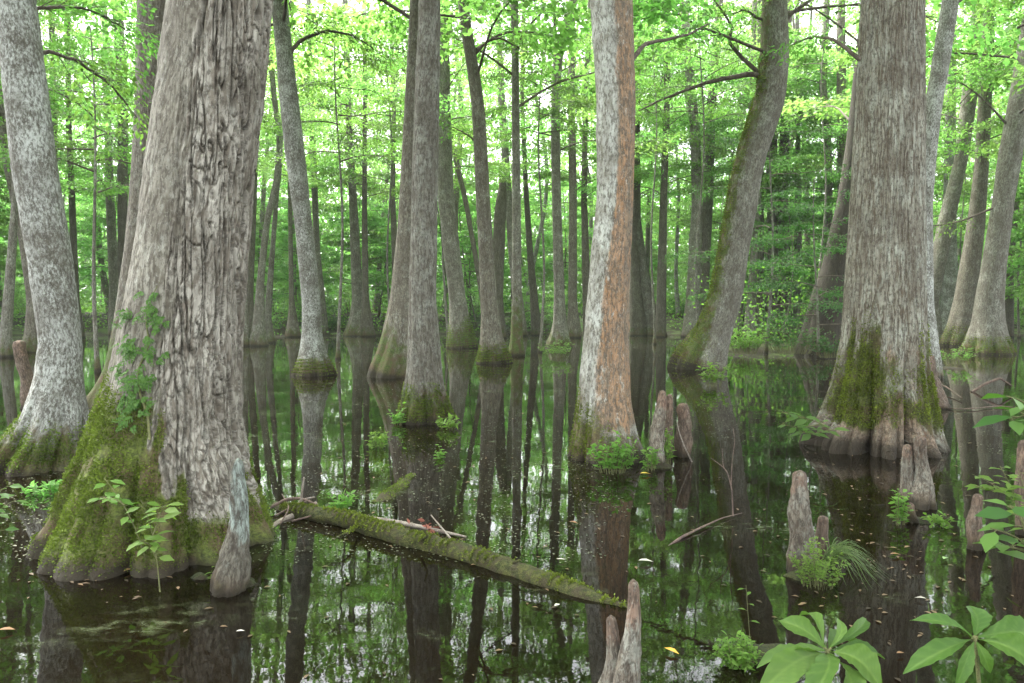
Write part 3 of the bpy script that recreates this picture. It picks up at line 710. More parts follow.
# ------------------------------------------------------------------ terrain, water
def terrain(x, y):
    n = fbm(x * 0.12, y * 0.12, 0, 200, 4)
    shore = 52 + 9 * (fbm(x * 0.05, 3.3, 0, 201) - 0.5) * 2 - 4 * sstep(8, 25, x)
    z = -0.42 + 0.14 * (n - 0.5)
    z = z + 1.5 * sstep(shore - 1.5, shore + 14, y) + 0.35 * sstep(shore - 0.5, shore + 1.5, y)
    # low bank with bushes at the right middle
    for (cx, cy, rx, ry, h) in BANKS:
        d = ((x - cx) / rx) ** 2 + ((y - cy) / ry) ** 2
        z = z + h * np.exp(-d * 1.3) * (0.8 + 0.5 * n)
    return z + 1.2 * sstep(90, 200, np.hypot(x, y)) + 0.05 * (fbm(x * 1.6, y * 1.6, 0, 210, 3) - 0.5)
bk_ = wat(770, 352)
BANKS = [(bk_[0] + 0.3, bk_[1] + 1.6, 4.2, 2.2, 0.85), (wat(960, 372)[0], wat(960, 372)[1] + 1.5, 3.2, 2.0, 0.45),
         (wat(870, 530)[0], wat(870, 530)[1], 0.5, 0.6, 0.36), (wat(880, 505)[0], wat(880, 505)[1], 0.4, 0.25, 0.38),
         (1.25, 2.3, 0.9, 0.8, 0.75), (wat(150, 590)[0], wat(150, 590)[1] - 0.05, 0.55, 0.35, 0.24), (wat(950, 470)[0], wat(950, 470)[1], 0.7, 0.5, 0.30),
         (wat(860, 600)[0], wat(860, 600)[1], 0.5, 0.35, 0.34), (wat(40, 600)[0], wat(40, 600)[1], 0.45, 0.25, 0.2), (-16, 47, 5, 3, .5)]
def grid(name, xs, ys, zf, mat):
    X, Y = np.meshgrid(xs, ys)
    Z = zf(X, Y)
    v = np.stack([X, Y, Z], -1).reshape(-1, 3)
    i = np.arange(len(xs) * len(ys)).reshape(len(ys), len(xs))
    q = np.stack([i[:-1, :-1], i[:-1, 1:], i[1:, 1:], i[1:, :-1]], -1).reshape(-1, 4)
    return mesh_np(name, v, [q], mat)
xs = np.concatenate([[-500, -250, -140], np.arange(-95, -12, 1.0), np.arange(-12, 12, 0.12), np.arange(12, 96, 1.0), [140, 250, 500]])
ys = np.concatenate([[-300, -100, -40, -15, -6], np.arange(-3, 14, 0.12), np.arange(14, 40, 0.5), np.arange(40, 110, 1.0), [130, 180, 260, 500]])
TG = NT('swamp_floor')
tc = TG.n('ShaderNodeTexCoord').outputs['Object']
g1 = TG.noise(tc, 0.9, 6, 0.65); g2 = TG.noise(tc, 14, 5, 0.7)
gcol = TG.mix(TG.ramp(g2, 0.35, 0.7), (0.010, 0.008, 0.005), (0.032, 0.023, 0.012))
sz = TG.n('ShaderNodeSeparateXYZ'); TG.put(sz.inputs[0], tc)
gcol = TG.mix(TG.math('MULTIPLY', TG.ramp(g1, 0.42, 0.62), TG.ramp(sz.outputs[2], 0.0, 0.15)), gcol, TG.mix(g2, (0.03, 0.055, 0.012), (0.085, 0.12, 0.03)))
gcol = TG.mix(TG.math('MULTIPLY', TG.ramp(g1, 0.38, 0.6), TG.ramp(sz.outputs[2], -0.14, -0.02, 1, 0)), gcol, TG.mix(g2, (0.05, 0.036, 0.012), (0.13, 0.095, 0.03)))
gm = TG.done(TG.principled(gcol, 0.9, 0.2, TG.bump(g2, 0.8, 0.04)))
tag(link('ground', grid('ground', xs, ys, terrain, gm)), kind='structure')

TW = NT('swamp_water')
tc = TW.n('ShaderNodeTexCoord').outputs['Object']
rip = TW.noise(TW.scale(tc, 1, 0.6, 1), 2.2, 2, 0.5)
rip2 = TW.noise(tc, 11, 2, 0.5)
wn = TW.bump(TW.math('ADD', rip, TW.math('MULTIPLY', rip2, 0.12)), 0.035, 0.05)
fr = TW.n('ShaderNodeFresnel'); fr.inputs['IOR'].default_value = 1.33; TW.t.links.new(wn, fr.inputs['Normal'])
gl = TW.n('ShaderNodeBsdfGlossy'); gl.inputs['Roughness'].default_value = 0.015; gl.inputs[0].default_value = (1, 1, 1, 1); TW.t.links.new(wn, gl.inputs['Normal'])
tr = TW.n('ShaderNodeBsdfTransparent'); tr.inputs[0].default_value = (0.30, 0.19, 0.08, 1)
df = TW.n('ShaderNodeBsdfDiffuse'); df.inputs[0].default_value = (0.008, 0.006, 0.003, 1)
body = TW.n('ShaderNodeMixShader'); body.inputs[0].default_value = 0.45
TW.t.links.new(df.outputs[0], body.inputs[1]); TW.t.links.new(tr.outputs[0], body.inputs[2])
surf = TW.n('ShaderNodeMixShader'); TW.t.links.new(fr.outputs[0], surf.inputs[0]); TW.t.links.new(body.outputs[0], surf.inputs[1]); TW.t.links.new(gl.outputs[0], surf.inputs[2])
# thin film of pollen and scum drifting in streaks
fa = TW.noise(TW.scale(tc, 0.45, 1.1, 1), 0.9, 5, 0.6, 0.6); fb = TW.noise(TW.scale(tc, 1, 1.8, 1), 7, 5, 0.7)
sy = TW.n('ShaderNodeSeparateXYZ'); TW.put(sy.inputs[0], tc)
fa = TW.math('ADD', fa, TW.ramp(sy.outputs[1], 22, 48, 0.0, 0.13))
fm = TW.math('MULTIPLY', TW.ramp(fa, 0.53, 0.68), TW.ramp(fb, 0.46, 0.72, 0.0, 0.72))
film = TW.principled((0.095, 0.115, 0.05), 0.35, 0.5)
fin = TW.n('ShaderNodeMixShader'); TW.put(fin.inputs[0], fm); TW.t.links.new(surf.outputs[0], fin.inputs[1]); TW.t.links.new(film, fin.inputs[2])
wm_ = TW.done(fin.outputs[0])
tag(link('water', grid('water', np.array([-300, -100, 0, 100, 300.]), np.array([-200, -50, 0, 50, 120.]), lambda x, y: x * 0.0, wm_)), kind='structure')

# ------------------------------------------------------------------ background trees (copies)
def proto_tree(name, Ht, r, seed, mat, crown_i, crown_z, label, cat, group, cscale=1.0, lean=0.0, crowns=None):
    rs = np.random.default_rng(seed)
    zz = np.arange(-0.6, Ht, 0.3)
    ph = rs.uniform(0, 6, 4); am = rs.uniform(0.15, 0.7)
    x = am * np.sin(zz * 0.33 + ph[0]) - am * np.sin(ph[0]) + lean * np.maximum(zz, 0); y = am * 0.6 * np.sin(zz * 0.27 + ph[1]) - am * 0.6 * np.sin(ph[1])
    rr = r * (1 - 0.75 * np.clip(zz, 0, None) / Ht) + r * 0.9 * np.exp(-np.clip(zz, -.2, None) / 0.55)
    root = thing(name, (0, 0, 0), label, cat, group)
    link('trunk', loft('trunk', np.stack([x, y, zz], 1), rr, M[mat], 20, seed, 5, 0.2, 0.8, 0.06, None, moss_h(1.8, 0.8), None, r), root)
    bm_, cm_ = (crowns or CANOPY)[crown_i]
    q = (np.interp(crown_z, zz, x), np.interp(crown_z, zz, y), crown_z)
    for nm, m_ in (('branches', bm_), ('crown', cm_)):
        c = link(nm, m_, root); c.location = q; c.rotation_euler = (0, 0, seed)
    if crowns is None:
        z2 = Ht - 12.0
        for nm, m_ in zip(('branches', 'crown'), CANOPY[(crown_i + 2) % 6]):
            c = link(nm, m_, root); c.location = (np.interp(z2, zz, x), np.interp(z2, zz, y), z2); c.scale = (1.1, 1.1, 1.1); c.rotation_euler = (0, 0, seed + 2)
    return root

taken = [(t[0].location[0], t[0].location[1]) for t in TREES.values()]
def free(x, y, d):
    return all((x - a) ** 2 + (y - b) ** 2 > d * d for a, b in taken)

GB = 'slender trunks crowded in the swamp forest beyond the open water'
protos = [proto_tree('swamp_tree', RNG.uniform(26, 31), RNG.uniform(0.16, 0.28), 300 + i, ('grey', 'brown', 'grey', 'mottled', 'brown', 'grey')[i], i, RNG.uniform(5.0, 7.5), 'slender trunk deep in the crowd of trees beyond the open water', 'tree', GB, 0.95, RNG.uniform(-0.12, 0.12)) for i in range(6)]
spots = []
tries = 0
while len(spots) < 78 and tries < 20000:
    tries += 1
    y = random.uniform(55, 95) if len(spots) < 60 else random.uniform(24, 46)
    x = random.uniform(-0.86, 0.86) * y
    px = 512 + x / y * F
    if len(spots) >= 60 and -0.72 * y < x < 0.72 * y: continue    # beyond the sides of the picture
    if y < 55 and -20 < px < 1044: continue
    if free(x, y, 1.6):
        spots.append((x, y)); taken.append((x, y))
for i, (x, y) in enumerate(spots):
    z = float(terrain(np.array(x), np.array(y)))
    s = random.uniform(0.85, 1.15)
    a = (x, y, max(z, -0.05)); 
    if i < len(protos):
        protos[i].location = a; protos[i].rotation_euler = (0, 0, random.uniform(0, 6.28)); protos[i].scale = (s, s, s)
    else:
        copy_tree(protos[i % len(protos)], a, random.uniform(0, 6.28), (s, s, s * random.uniform(0.95, 1.1)), tilt=(random.gauss(0, 0.03), random.gauss(0, 0.03)))

# understorey: small leafy trees
UNDER = [grow_crown(400 + i, RNG.uniform(6, 9), RNG.uniform(1.9, 2.7), 16, 7, 58, 0.155, M['leaf_under'], low=0.1, rise=0.3, r0=0.035, spl=0.6) for i in range(5)]
GU = 'leafy understorey saplings filling the forest beyond the water'
uprot = [proto_tree('understorey_tree', 10.0, 0.06, 500 + i, ('grey', 'brown', 'dark', 'grey', 'brown')[i], i, 1.5, 'leafy understorey sapling among the trunks beyond the water', 'tree', GU, 1.0, 0.0, UNDER) for i in range(5)]
us = []
tries = 0
while len(us) < 150 and tries < 30000:
    tries += 1
    y = random.uniform(54, 92) if len(us) < 120 else random.uniform(30, 54)
    x = random.uniform(-0.84, 0.84) * y
    px = 512 + x / y * F
    if y < 54 and -30 < px < 1050 and not (y > 44 and 730 < px < 850): continue
    if free(x, y, 1.1):
        us.append((x, y)); taken.append((x, y))
for i, (x, y) in enumerate(us):
    z = float(terrain(np.array(x), np.array(y)))
    s = random.uniform(0.75, 1.6)
    if i < 5:
        uprot[i].location = (x, y, max(z, -0.05)); uprot[i].scale = (s, s, s)
    else:
        copy_tree(uprot[i % 5], (x, y, max(z, -0.05)), random.uniform(0, 6.28), (s, s, s * random.uniform(0.8, 1.2)))

# shore bushes
def bush_proto(seed, R, Hh, n, leaf, mat, name, label, group):
    rs = np.random.default_rng(seed); L, T = Leaves(), Tubes()
    for i in range(n):
        az = rs.uniform(0, 2 * PI); rr = R * math.sqrt(rs.random()) ; hh = Hh * rs.uniform(0.15, 1.0) * (1 - 0.5 * (rr / R) ** 2)
        e = np.array((rr * math.cos(az), rr * math.sin(az), hh)); b0 = np.array((0.15 * e[0], 0.15 * e[1], -0.25))
        T.add(np.array([b0, b0 * 0.5 + e * 0.5 + np.array((0, 0, 0.1 * hh)), e]), np.array([0.014, 0.010, 0.004]), 4)
        L.spray(e, (math.cos(az), math.sin(az), 0.05), 0.4 + 0.12 * R, 0.35 + 0.1 * R, 46, leaf)
    root = thing(name, (0, 0, 0), label, 'shrub', group)
    link('stems', T.mesh('stems', M['branch']), root); link('foliage', L.mesh('foliage', mat), root)
    return root
GS = 'low bushes along the far shore'
bps = [bush_proto(600, 1.6, 2.4, 44, 0.12, M['leaf_under'], 'shore_bush', 'low leafy bush on the far shore of the swamp', GS),
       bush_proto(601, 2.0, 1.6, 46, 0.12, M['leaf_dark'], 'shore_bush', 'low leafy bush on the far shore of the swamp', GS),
       bush_proto(602, 1.4, 3.2, 50, 0.11, M['leaf_under'], 'shore_bush', 'low leafy bush on the far shore of the swamp', GS)]
k = 0
for i in range(95):
    for _ in range(50):
        y = random.uniform(49, 72); x = random.uniform(-0.8, 0.8) * y
        if terrain(np.array(x), np.array(y)) > 0.0 and free(x, y, 0.7): break
    else:
        continue
    taken.append((x, y))
    z = float(terrain(np.array(x), np.array(y))); s = random.uniform(0.7, 1.3)
    if k < 3: bps[k].location = (x, y, z); bps[k].scale = (s, s, s)
    else: copy_tree(bps[k % 3], (x, y, z), random.uniform(0, 6.28), (s, s, s * random.uniform(0.8, 1.2)))
    k += 1

# far wood: one mass beyond
n = 230000
fy = RNG.uniform(92, 120, n); fx = RNG.uniform(-0.85, 0.85, n) * fy
fz = 0.8 + 34 * RNG.random(n) ** 1.25
fz[: n // 2] = 0.6 + 19 * RNG.random(n // 2) ** 1.2
clump = fbm(fx * 0.22, fy * 0.15, fz * 0.28, 700, 3)
keep = clump > np.where(fz < 17, 0.23, 0.33) + 0.0035 * fz
fp = np.stack([fx, fy, fz], 1)[keep]; m_ = len(fp)
fw = leaves_mesh('far_woods', fp, RNG.normal(0, 1, (m_, 3)), np.array((0, -0.4, 0.6)) + RNG.normal(0, 0.6, (m_, 3)), RNG.uniform(0.35, 0.8, m_), M['leaf_under'])
tag(link('far_woods', fw), 'distant leafy wood closing the view behind the trunks', 'woods', kind='stuff')

# undergrowth covering the bank
n = 90000
uy = np.where(RNG.random(n) < 0.3, RNG.uniform(24, 34, n), RNG.uniform(24, 95, n)); ux = RNG.uniform(-0.8, 0.8, n) * uy
ut = terrain(ux, uy)
uc = fbm(ux * 0.5, uy * 0.5, 0, 720, 3)
kp = (ut > np.where(uy < 44, -0.06, 0.02)) & ((uc > 0.36) | (uy < 44))
ux, uy, ut, uc = ux[kp], uy[kp], ut[kp], uc[kp]; m_ = len(ux)
ug = leaves_mesh('undergrowth', np.column_stack([ux, uy, ut + RNG.random(m_) ** 1.4 * (0.35 + 3.8 * np.clip(uc - np.where(uy < 44, 0.2, 0.36), 0, 1) * 1.8)]), RNG.normal(0, 1, (m_, 3)), np.array((0, -0.3, 0.8)) + RNG.normal(0, 0.5, (m_, 3)), RNG.uniform(0.05, 0.11, m_) * (1 + uy / 45), M['leaf_bright'])
tag(link('undergrowth', ug), 'low green undergrowth on the forest floor beyond the water', 'undergrowth', kind='stuff')

# mid-distance leafy saplings that hang their foliage into the picture
def sapling(px, py, Hh, r, crown_i, sx, label, mat='leaf_near', z0=2.2, Y=None):
    p = wat(px, py) if Y is None else np.array((at(px, 300, Y)[0], Y, 0))
    root = thing('young_tree', p, label, 'tree')
    zz = np.arange(-0.45, Hh, 0.2)
    x = 0.12 * np.sin(zz * 0.6 + px); y = 0.1 * np.sin(zz * 0.5 + py)
    x -= np.interp(0, zz, x); y -= np.interp(0, zz, y)
    link('trunk', loft('trunk', np.stack([x, y, zz], 1), r * (1 - 0.75 * np.clip(zz, 0, None) / Hh) + r * 0.7 * np.exp(-np.clip(zz, -.2, None) / 0.3), M['grey'], 16, int(px), 5, 0.15, 0.8, 0.05, None, None, None, r), root)
    b_, c_ = grow_crown(int(px) * 3 + 1, Hh - z0, sx, 15, 7, 52, 0.115, M[mat], TPL_NEAR, low=0.02, rise=0.22, r0=r * 0.5, spl=0.55)
    for nm, m_ in (('branches', b_), ('crown', c_)):
        c = link(nm, m_, root); c.location = (np.interp(z0, zz, x), np.interp(z0, zz, y), z0)
    return root
sapling(98, 372, 9.5, 0.06, 0, 2.3, 'young tree hanging leaves between the whitish trunk and the massive tree', z0=4.6)
sapling(338, 360, 11.5, 0.06, 1, 2.6, 'young tree leafing high between the mottled trunk and central pair', z0=6.4)
sapling(540, 352, 13, 0.06, 2, 2.2, 'young tree leafing high just left of the two-tone trunk', z0=8.5)
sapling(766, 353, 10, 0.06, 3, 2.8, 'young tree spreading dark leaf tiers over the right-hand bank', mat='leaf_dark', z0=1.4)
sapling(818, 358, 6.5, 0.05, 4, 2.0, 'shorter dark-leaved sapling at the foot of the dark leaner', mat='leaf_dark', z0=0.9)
sapling(1020, 372, 15, 0.07, 5, 3.6, 'young tree leafing behind the bell-footed trunk at the right edge', z0=2.6, Y=46)
sapling(962, 352, 15, 0.06, 6, 3.4, 'thin young tree leafing behind the slanting trunks by the cypress', z0=2.4, Y=48)
sapling(448, 346, 14, 0.06, 7, 2.4, 'young tree with leaves up beside the central grey trunks', z0=8.0)

sapling(700, 372, 15, 0.06, 8, 2.8, 'slim young tree leafing high between the two-tone and the swooping trunks', z0=9.0, Y=31)
sapling(655, 372, 18, 0.06, 9, 3.0, 'slim young tree leafing at the top beside the two-tone trunk', z0=11.0, Y=37)
sapling(392, 372, 18, 0.06, 10, 3.2, 'slim young tree leafing at the top left of the central pair', z0=10.0, Y=36)
sapling(820, 372, 19, 0.06, 11, 3.2, 'slim young tree leafing at the top left of the cypress', z0=10.5, Y=38)
sapling(200, 372, 19, 0.06, 12, 3.4, 'slim young tree leafing high behind the massive tree', z0=10.0, Y=38)

# boughs with leaves at the top of the picture
bough(t3, [(284, 60), (300, 40), (325, 30), (352, 34), (372, 48)], depth(375), 0.06, 0.015, nspray=14, leaves=46, leaf=0.12, size=0.8, seed=21)
bough(t3, [(286, 30), (272, 22), (255, 40), (246, 60)], depth(375), 0.05, 0.015, nspray=8, leaves=40, leaf=0.12, size=0.7, seed=22)
bough(t5, [(442, 40), (430, 20), (408, 12), (390, 22)], depth(348) - .1, 0.07, 0.02, nspray=10, leaves=50, leaf=0.14, size=1.0, seed=23)
bough(t6, [(470, 60), (486, 42), (500, 38), (520, 48)], depth(363), 0.06, 0.02, nspray=9, leaves=40, leaf=0.13, size=0.9, seed=24)
bough(t6, [(481, 150), (468, 135), (452, 128)], depth(363), 0.04, 0.015, nspray=5, leaves=26, leaf=0.12, size=0.6, seed=25)
bough(pale, [(22, 60), (50, 50), (80, 62), (112, 88), (135, 120)], depth(466), 0.026, 0.007, nspray=14, leaves=42, leaf=0.085, size=0.45, seed=26, Yend=depth(466) + 1.5)
bough(pale, [(12, 20), (48, 4), (90, 6), (130, 30)], depth(466), 0.026, 0.007, nspray=14, leaves=46, leaf=0.085, size=0.5, seed=27, Yend=depth(466) + 1.2)
bough(t21, [(1000, 205), (985, 212), (960, 222), (935, 226), (912, 222)], depth(354), 0.05, 0.012, nspray=10, leaves=26, leaf=0.12, size=0.6, seed=28)
bough(t21, [(1012, 130), (985, 100), (960, 80), (940, 84)], depth(354), 0.05, 0.012, nspray=10, leaves=30, leaf=0.12, size=0.7, seed=29)
bough(t20, [(984, 110), (1000, 70), (1015, 50), (1035, 44)], depth(346), 0.05, 0.015, nspray=10, leaves=40, leaf=0.13, size=0.9, seed=30)
bough(two, [(632, 60), (650, 42), (690, 36), (712, 22)], depth(457), 0.03, 0.008, nspray=6, leaves=14, leaf=0.085, size=0.35, seed=31, Yend=depth(457) + 1)
bough(cyp, [(862, 60), (835, 40), (812, 34), (790, 44)], depth(446), 0.03, 0.008, nspray=8, leaves=26, leaf=0.075, size=0.35, seed=32, Yend=depth(446) + 1)

def moss_tufts(ob, parent, fz, n, size, mat, seed=0, name='moss'):
    me = ob.data; nv = len(me.vertices)
    co = np.empty(nv * 3, np.float32); me.vertices.foreach_get('co', co); co = co.reshape(-1, 3).astype(float)
    no = np.empty(nv * 3, np.float32); me.vertices.foreach_get('normal', no); no = no.reshape(-1, 3).astype(float)
    wgt = fz(co, no, me); rs = np.random.default_rng(seed)
    k = rs.choice(nv, n, p=wgt / wgt.sum())
    p = co[k] + rs.normal(0, 0.006, (n, 3))
    d = no[k] * 0.7 + rs.normal(0, 0.6, (n, 3))
    lv = np.clip(fbm(p[:, 0] * 7, p[:, 1] * 7, p[:, 2] * 7, seed, 3) * 1.6 - 0.4 + rs.normal(0, 0.2, n), 0, 1)
    o_ = link(name, leaves_mesh(name, p, d, rs.normal(0, 1, (n, 3)), size * rs.uniform(0.5, 1.3, n), mat, TPL_FAR, lv), parent)
    o_['kind'] = 'stuff'
    return o_
def trunk_moss(co, no, me, top=2.0):
    a = np.empty(len(co), np.float32); me.attributes['moss'].data.foreach_get('value', a)
    t = fbm(co[:, 0] * 6, co[:, 1] * 6, co[:, 2] * 4, 3, 4)
    return np.where((no[:, 1] < 0.35) & (co[:, 2] < top), np.clip(a - 0.35, 0, 1) * sstep(0.32, 0.52, t) * sstep(0.0, 0.16, co[:, 2]), 0) + 1e-12
moss_tufts([c for c in big.children if c.name.startswith('trunk')][0], big, trunk_moss, 42000, 0.016, M['moss'], 4)

for r_, n_, sz_, top_ in ((pale, 7000, 0.022, 2), (t4, 6000, 0.024, 2.2), (two, 4000, 0.02, 1.5), (cyp, 14000, 0.022, 2.6), (lean, 9000, 0.04, 9), (t21, 4000, 0.04, 2), (t20, 4000, 0.04, 2.6), (t5, 3000, 0.045, 2.4), (t6, 3000, 0.04, 1.6), (t3, 2500, 0.035, 1.5)):
    moss_tufts([c for c in r_.children if c.name.startswith('trunk')][0], r_, lambda co, no, me: trunk_moss(co, no, me, top_), n_, sz_, M['moss'], n_)

# ------------------------------------------------------------------ creeper on the massive tree
root, path, rr, Yb = TREES['massive furrowed-bark tree with a wide mossy flared foot and creeper']
o = np.array(root.location)
L, T = Leaves(), Tubes()
def on_trunk(px, py):
    """point of the massive trunk's surface seen at this pixel (outline radius)"""
    z = at(px, py, Yb)[2]
    c = np.array([np.interp(z, path[:, 2], path[:, 0]) + o[0], np.interp(z, path[:, 2], path[:, 1]) + o[1], z]); r = np.interp(z, path[:, 2], rr)
    for _ in range(4):
        p = at(px, py, c[1] - r * 0.8); dx = np.clip((p[0] - c[0]) / r, -0.98, 0.98)
        y = c[1] - r * math.sqrt(1 - dx * dx); p = at(px, py, y)
    nn = np.array(((p[0] - c[0]) / r, (p[1] - c[1]) / r, 0.15))
    return p, nn / np.linalg.norm(nn)
spine = [(150, 440), (148, 415), (140, 395), (138, 370), (150, 345), (146, 320), (152, 298), (160, 282)]
pts = []
for (a, b) in spine:
    p, nn = on_trunk(a, b); pts.append(p + nn * 0.005 - o)
T.add(curve_pts(pts, 30), np.linspace(0.009, 0.004, 30), 6)
rs = np.random.default_rng(5)
for (a, b, w, h, k) in [(160, 318, 11, 13, 13), (150, 298, 9, 8, 5), (146, 350, 14, 9, 13), (135, 312, 6, 8, 5), (128, 345, 6, 9, 5), (142, 378, 14, 10, 16), (128, 395, 10, 12, 12), (140, 405, 10, 10, 10), (133, 422, 6, 6, 4), (122, 372, 6, 9, 4), (136, 340, 10, 14, 5), (128, 330, 9, 20, 6)]:
    for _ in range(k):
        p, nn = on_trunk(a + rs.normal(0, w * 0.55), b + rs.normal(0, h * 0.55))
        d = np.array((rs.normal(0, 0.8), -0.3, -0.5 + rs.normal(0, 0.3)))
        m = 16
        t = np.linspace(0, 1, m)
        ln = rs.uniform(0.05, 0.1)
        fd = d / np.linalg.norm(d)
        P = p - o + nn * 0.012 + t[:, None] * fd * ln + nn * (0.03 * np.sin(t * 2.2))[:, None]
        sd = np.cross(fd, nn); sg = np.where(np.arange(m) % 2 == 0, 1, -1)
        L.p.append(P); L.d.append(sd[None] * sg[:, None] + fd * 0.5 + rs.normal(0, 0.12, (m, 3))); L.n.append(nn[None] + rs.normal(0, 0.3, (m, 3))); L.s.append((0.032 * (1.1 - 0.7 * t)))
cr = thing('creeper', o, 'ferny green creeper climbing the left of the massive trunk', 'climbing plant')
link('stem', T.mesh('stem', M['stem']), cr); link('foliage', L.mesh('foliage', M['fern'], TPL_NEAR), cr)

# ------------------------------------------------------------------ knees and stumps
def knee(label, px, top, base, wb, wt, Y=None, mat='knee', lean=0, seed=0, name='cypress_knee', group=None, parent=None, sink=0.4, lob=5, flute=0.25, cut=False, pw=1.35):
    Y = Y if Y else depth(base)
    b = at(px, base, Y); t = at(px + lean, top, Y)
    hgt = t[2] - b[2]
    rb, rt = wb / 2 / F * Y, wt / 2 / F * Y
    n = 46
    f = np.linspace(0, 1, n)
    zz = b[2] + f * hgt
    rr = rt + (rb - rt) * (1 - f) ** pw
    rr *= 1 + 0.10 * np.sin(f * 9 + seed) * (1 - f)
    nd = max(3, int(46 * min(0.3, rt * 1.1 / hgt)))
    rr[-nd:] *= np.sqrt(np.clip(1 - (np.linspace(0, 0.985, nd)) ** 2, 0, 1)) if not cut else np.linspace(1, 0.85, nd)
    rs = np.random.default_rng(seed + 900)
    x = b[0] + (t[0] - b[0]) * f + rb * 0.16 * np.sin(f * 5 + seed); y = Y + rb * 0.14 * np.sin(f * 4 + seed * 2)
    pre = np.array([[x[0], y[0], b[2] - sink]]); 
    path = np.vstack([pre, np.stack([x, y, zz], 1)]); rr = np.concatenate([[rb * 1.08], rr])
    oo = np.array((x[0], Y, max(b[2], -0.3)))
    me = loft(name, path - oo, rr, M[mat], 40, seed, lob, flute, 0.8, 0.22, lambda TH, S, R, fl: R * 0.42 * (fbm(TH * 2.2, S * 11, seed, 5, 4) - 0.5) + R * 0.16 * (fbm(TH * 7, S * 40, seed, 6, 3) - 0.5), lambda TH, S, R, fl: sstep(0.22, 0.0, S) * 0.8 - 0.2, lambda TH, S, R, fl: (sstep(hgt * 0.55, hgt * 0.95, S) * 0.9 if mat != 'knee_pale' else sstep(hgt * 0.2, hgt * 0.6, S) * (0.72 + 0.3 * np.cos(TH))), rb * 0.55)
    ob = link(name, me); ob.location = oo
    return tag(ob, label, 'cypress knee' if name == 'cypress_knee' else 'stump', group)
knee('tall grey knee on a green tufted hummock, right of centre', 800, 470, 572, 29, 12, seed=1, lean=1, pw=0.9)
knee('stubby little knee beside the tall grey knee on the tufted hummock', 824, 516, 566, 17, 9, seed=2, mat='knee_red', lean=-1)
knee('pointed brownish knee with a leafy sprout, right of the two-tone trunk', 657, 390, 466, 18, 7, seed=3, lean=4, pw=1.0, mat='knee')
knee('shorter knee hidden close behind the pointed brownish one', 668, 394, 458, 12, 6, seed=4, lean=1, mat='knee_red')
knee('blunt round-topped knee just left of the swooping trunk reflection', 683, 403, 456, 18, 11, seed=5, mat='knee_red')
knee('taller knee of the joined pair in front of the cypress', 921, 436, 506, 31, 11, seed=6, lean=1, pw=2.3)
knee('shorter knee of the joined pair in front of the cypress', 907, 444, 504, 17, 8, seed=7, lean=1, pw=1.0)
knee('tiny reddish nub below the joined knees by the cypress', 911, 503, 522, 12, 7, seed=8, mat='knee_red')
knee('lone reddish cone knee at the right near the leafy shrub', 976, 494, 548, 20, 10, seed=9, mat='knee_red', lean=1)
knee('tallest slender spike knee at the bottom centre', 628, 578, 735, 46, 9, seed=10, lean=2, Y=3.05)
knee('lower spike knee leaning on the tallest one at the bottom centre', 608, 616, 735, 44, 9, seed=11, lean=4, Y=3.1)
knee('whitish leaning root spur against the foot of the massive tree', 231, 458, 590, 36, 9, seed=12, mat='knee_pale', lean=9, pw=1.0)
knee('dark leaning stub behind the whitish trunk at the far left', 30, 340, 408, 19, 10, seed=13, mat='knee_red', lean=-9, name='tree_stump')
knee('brown stub standing against the right side of the cypress foot', 931, 356, 408, 26, 15, seed=14, mat='knee_red', lean=-4, name='tree_stump', cut=True)
knee('reddish knee cut off by the right edge of the picture', 1023, 440, 534, 16, 10, seed=15, mat='knee_red')

def hummock(px, py, rx, ry, h, label, seed=0):
    c = wat(px, py)
    n, s = 14, 40
    f = np.linspace(0, 1, n)
    th = np.arange(s) / s * 2 * PI
    TH, Ff = np.meshgrid(th, f)
    rad = (1 - Ff ** 2) ** 0.5 if False else np.cos(Ff * PI / 2) + 0.02
    w = 1 + 0.3 * (fbm(np.cos(TH) * 1.5, np.sin(TH) * 1.5, seed, 800) - 0.5) * 2
    X = np.cos(TH) * rad * rx * w; Yy = np.sin(TH) * rad * ry * w; Z = -0.12 + (h + 0.12) * np.sin(Ff * PI / 2) * (0.85 + 0.35 * fbm(X * 12, Yy * 12, seed, 801, 3))
    v = np.stack([X, Yy, Z], -1).reshape(-1, 3); i = np.arange(n * s).reshape(n, s)
    q = np.stack([i[:-1], np.roll(i[:-1], -1, 1), np.roll(i[1:], -1, 1), i[1:]], -1).reshape(-1, 4)
    tri = np.stack([i[-1], np.roll(i[-1], -1), np.full(s, len(v))], -1)
    v = np.vstack([v, [[0, 0, Z[-1].mean()]]])
    o_ = link('moss_hummock', mesh_np('moss_hummock', v, [q, tri], M['hummock'])); o_.location = c
    return tag(o_, label, 'hummock')
hummock(808, 576, 0.17, 0.12, 0.06, 'mossy hummock under the tall grey knee and its grass', 1)
hummock(605, 458, 0.40, 0.34, 0.05, 'dark mossy rim of soil round the two-tone trunk', 2)
hummock(918, 520, 0.24, 0.16, 0.02, 'low mossy hummock under the joined pair of knees', 3)
hummock(235, 584, 0.17, 0.13, 0.04, 'mossy lump at the base of the whitish root spur', 4)
hummock(200, 578, 0.10, 0.05, 0.03, 'flat dark hump between sapling and whitish root spur', 5)
hummock(557, 350, 0.7, 0.5, 0.08, 'leafy dark hump under the forked trunk', 7)
hummock(770, 655, 0.35, 0.12, 0.04, 'muddy twig-strewn hump behind the broad leaves at the bottom', 8)
hummock(660, 467, 0.17, 0.13, 0.05, 'mossy lump under the pointed brownish knee', 9)

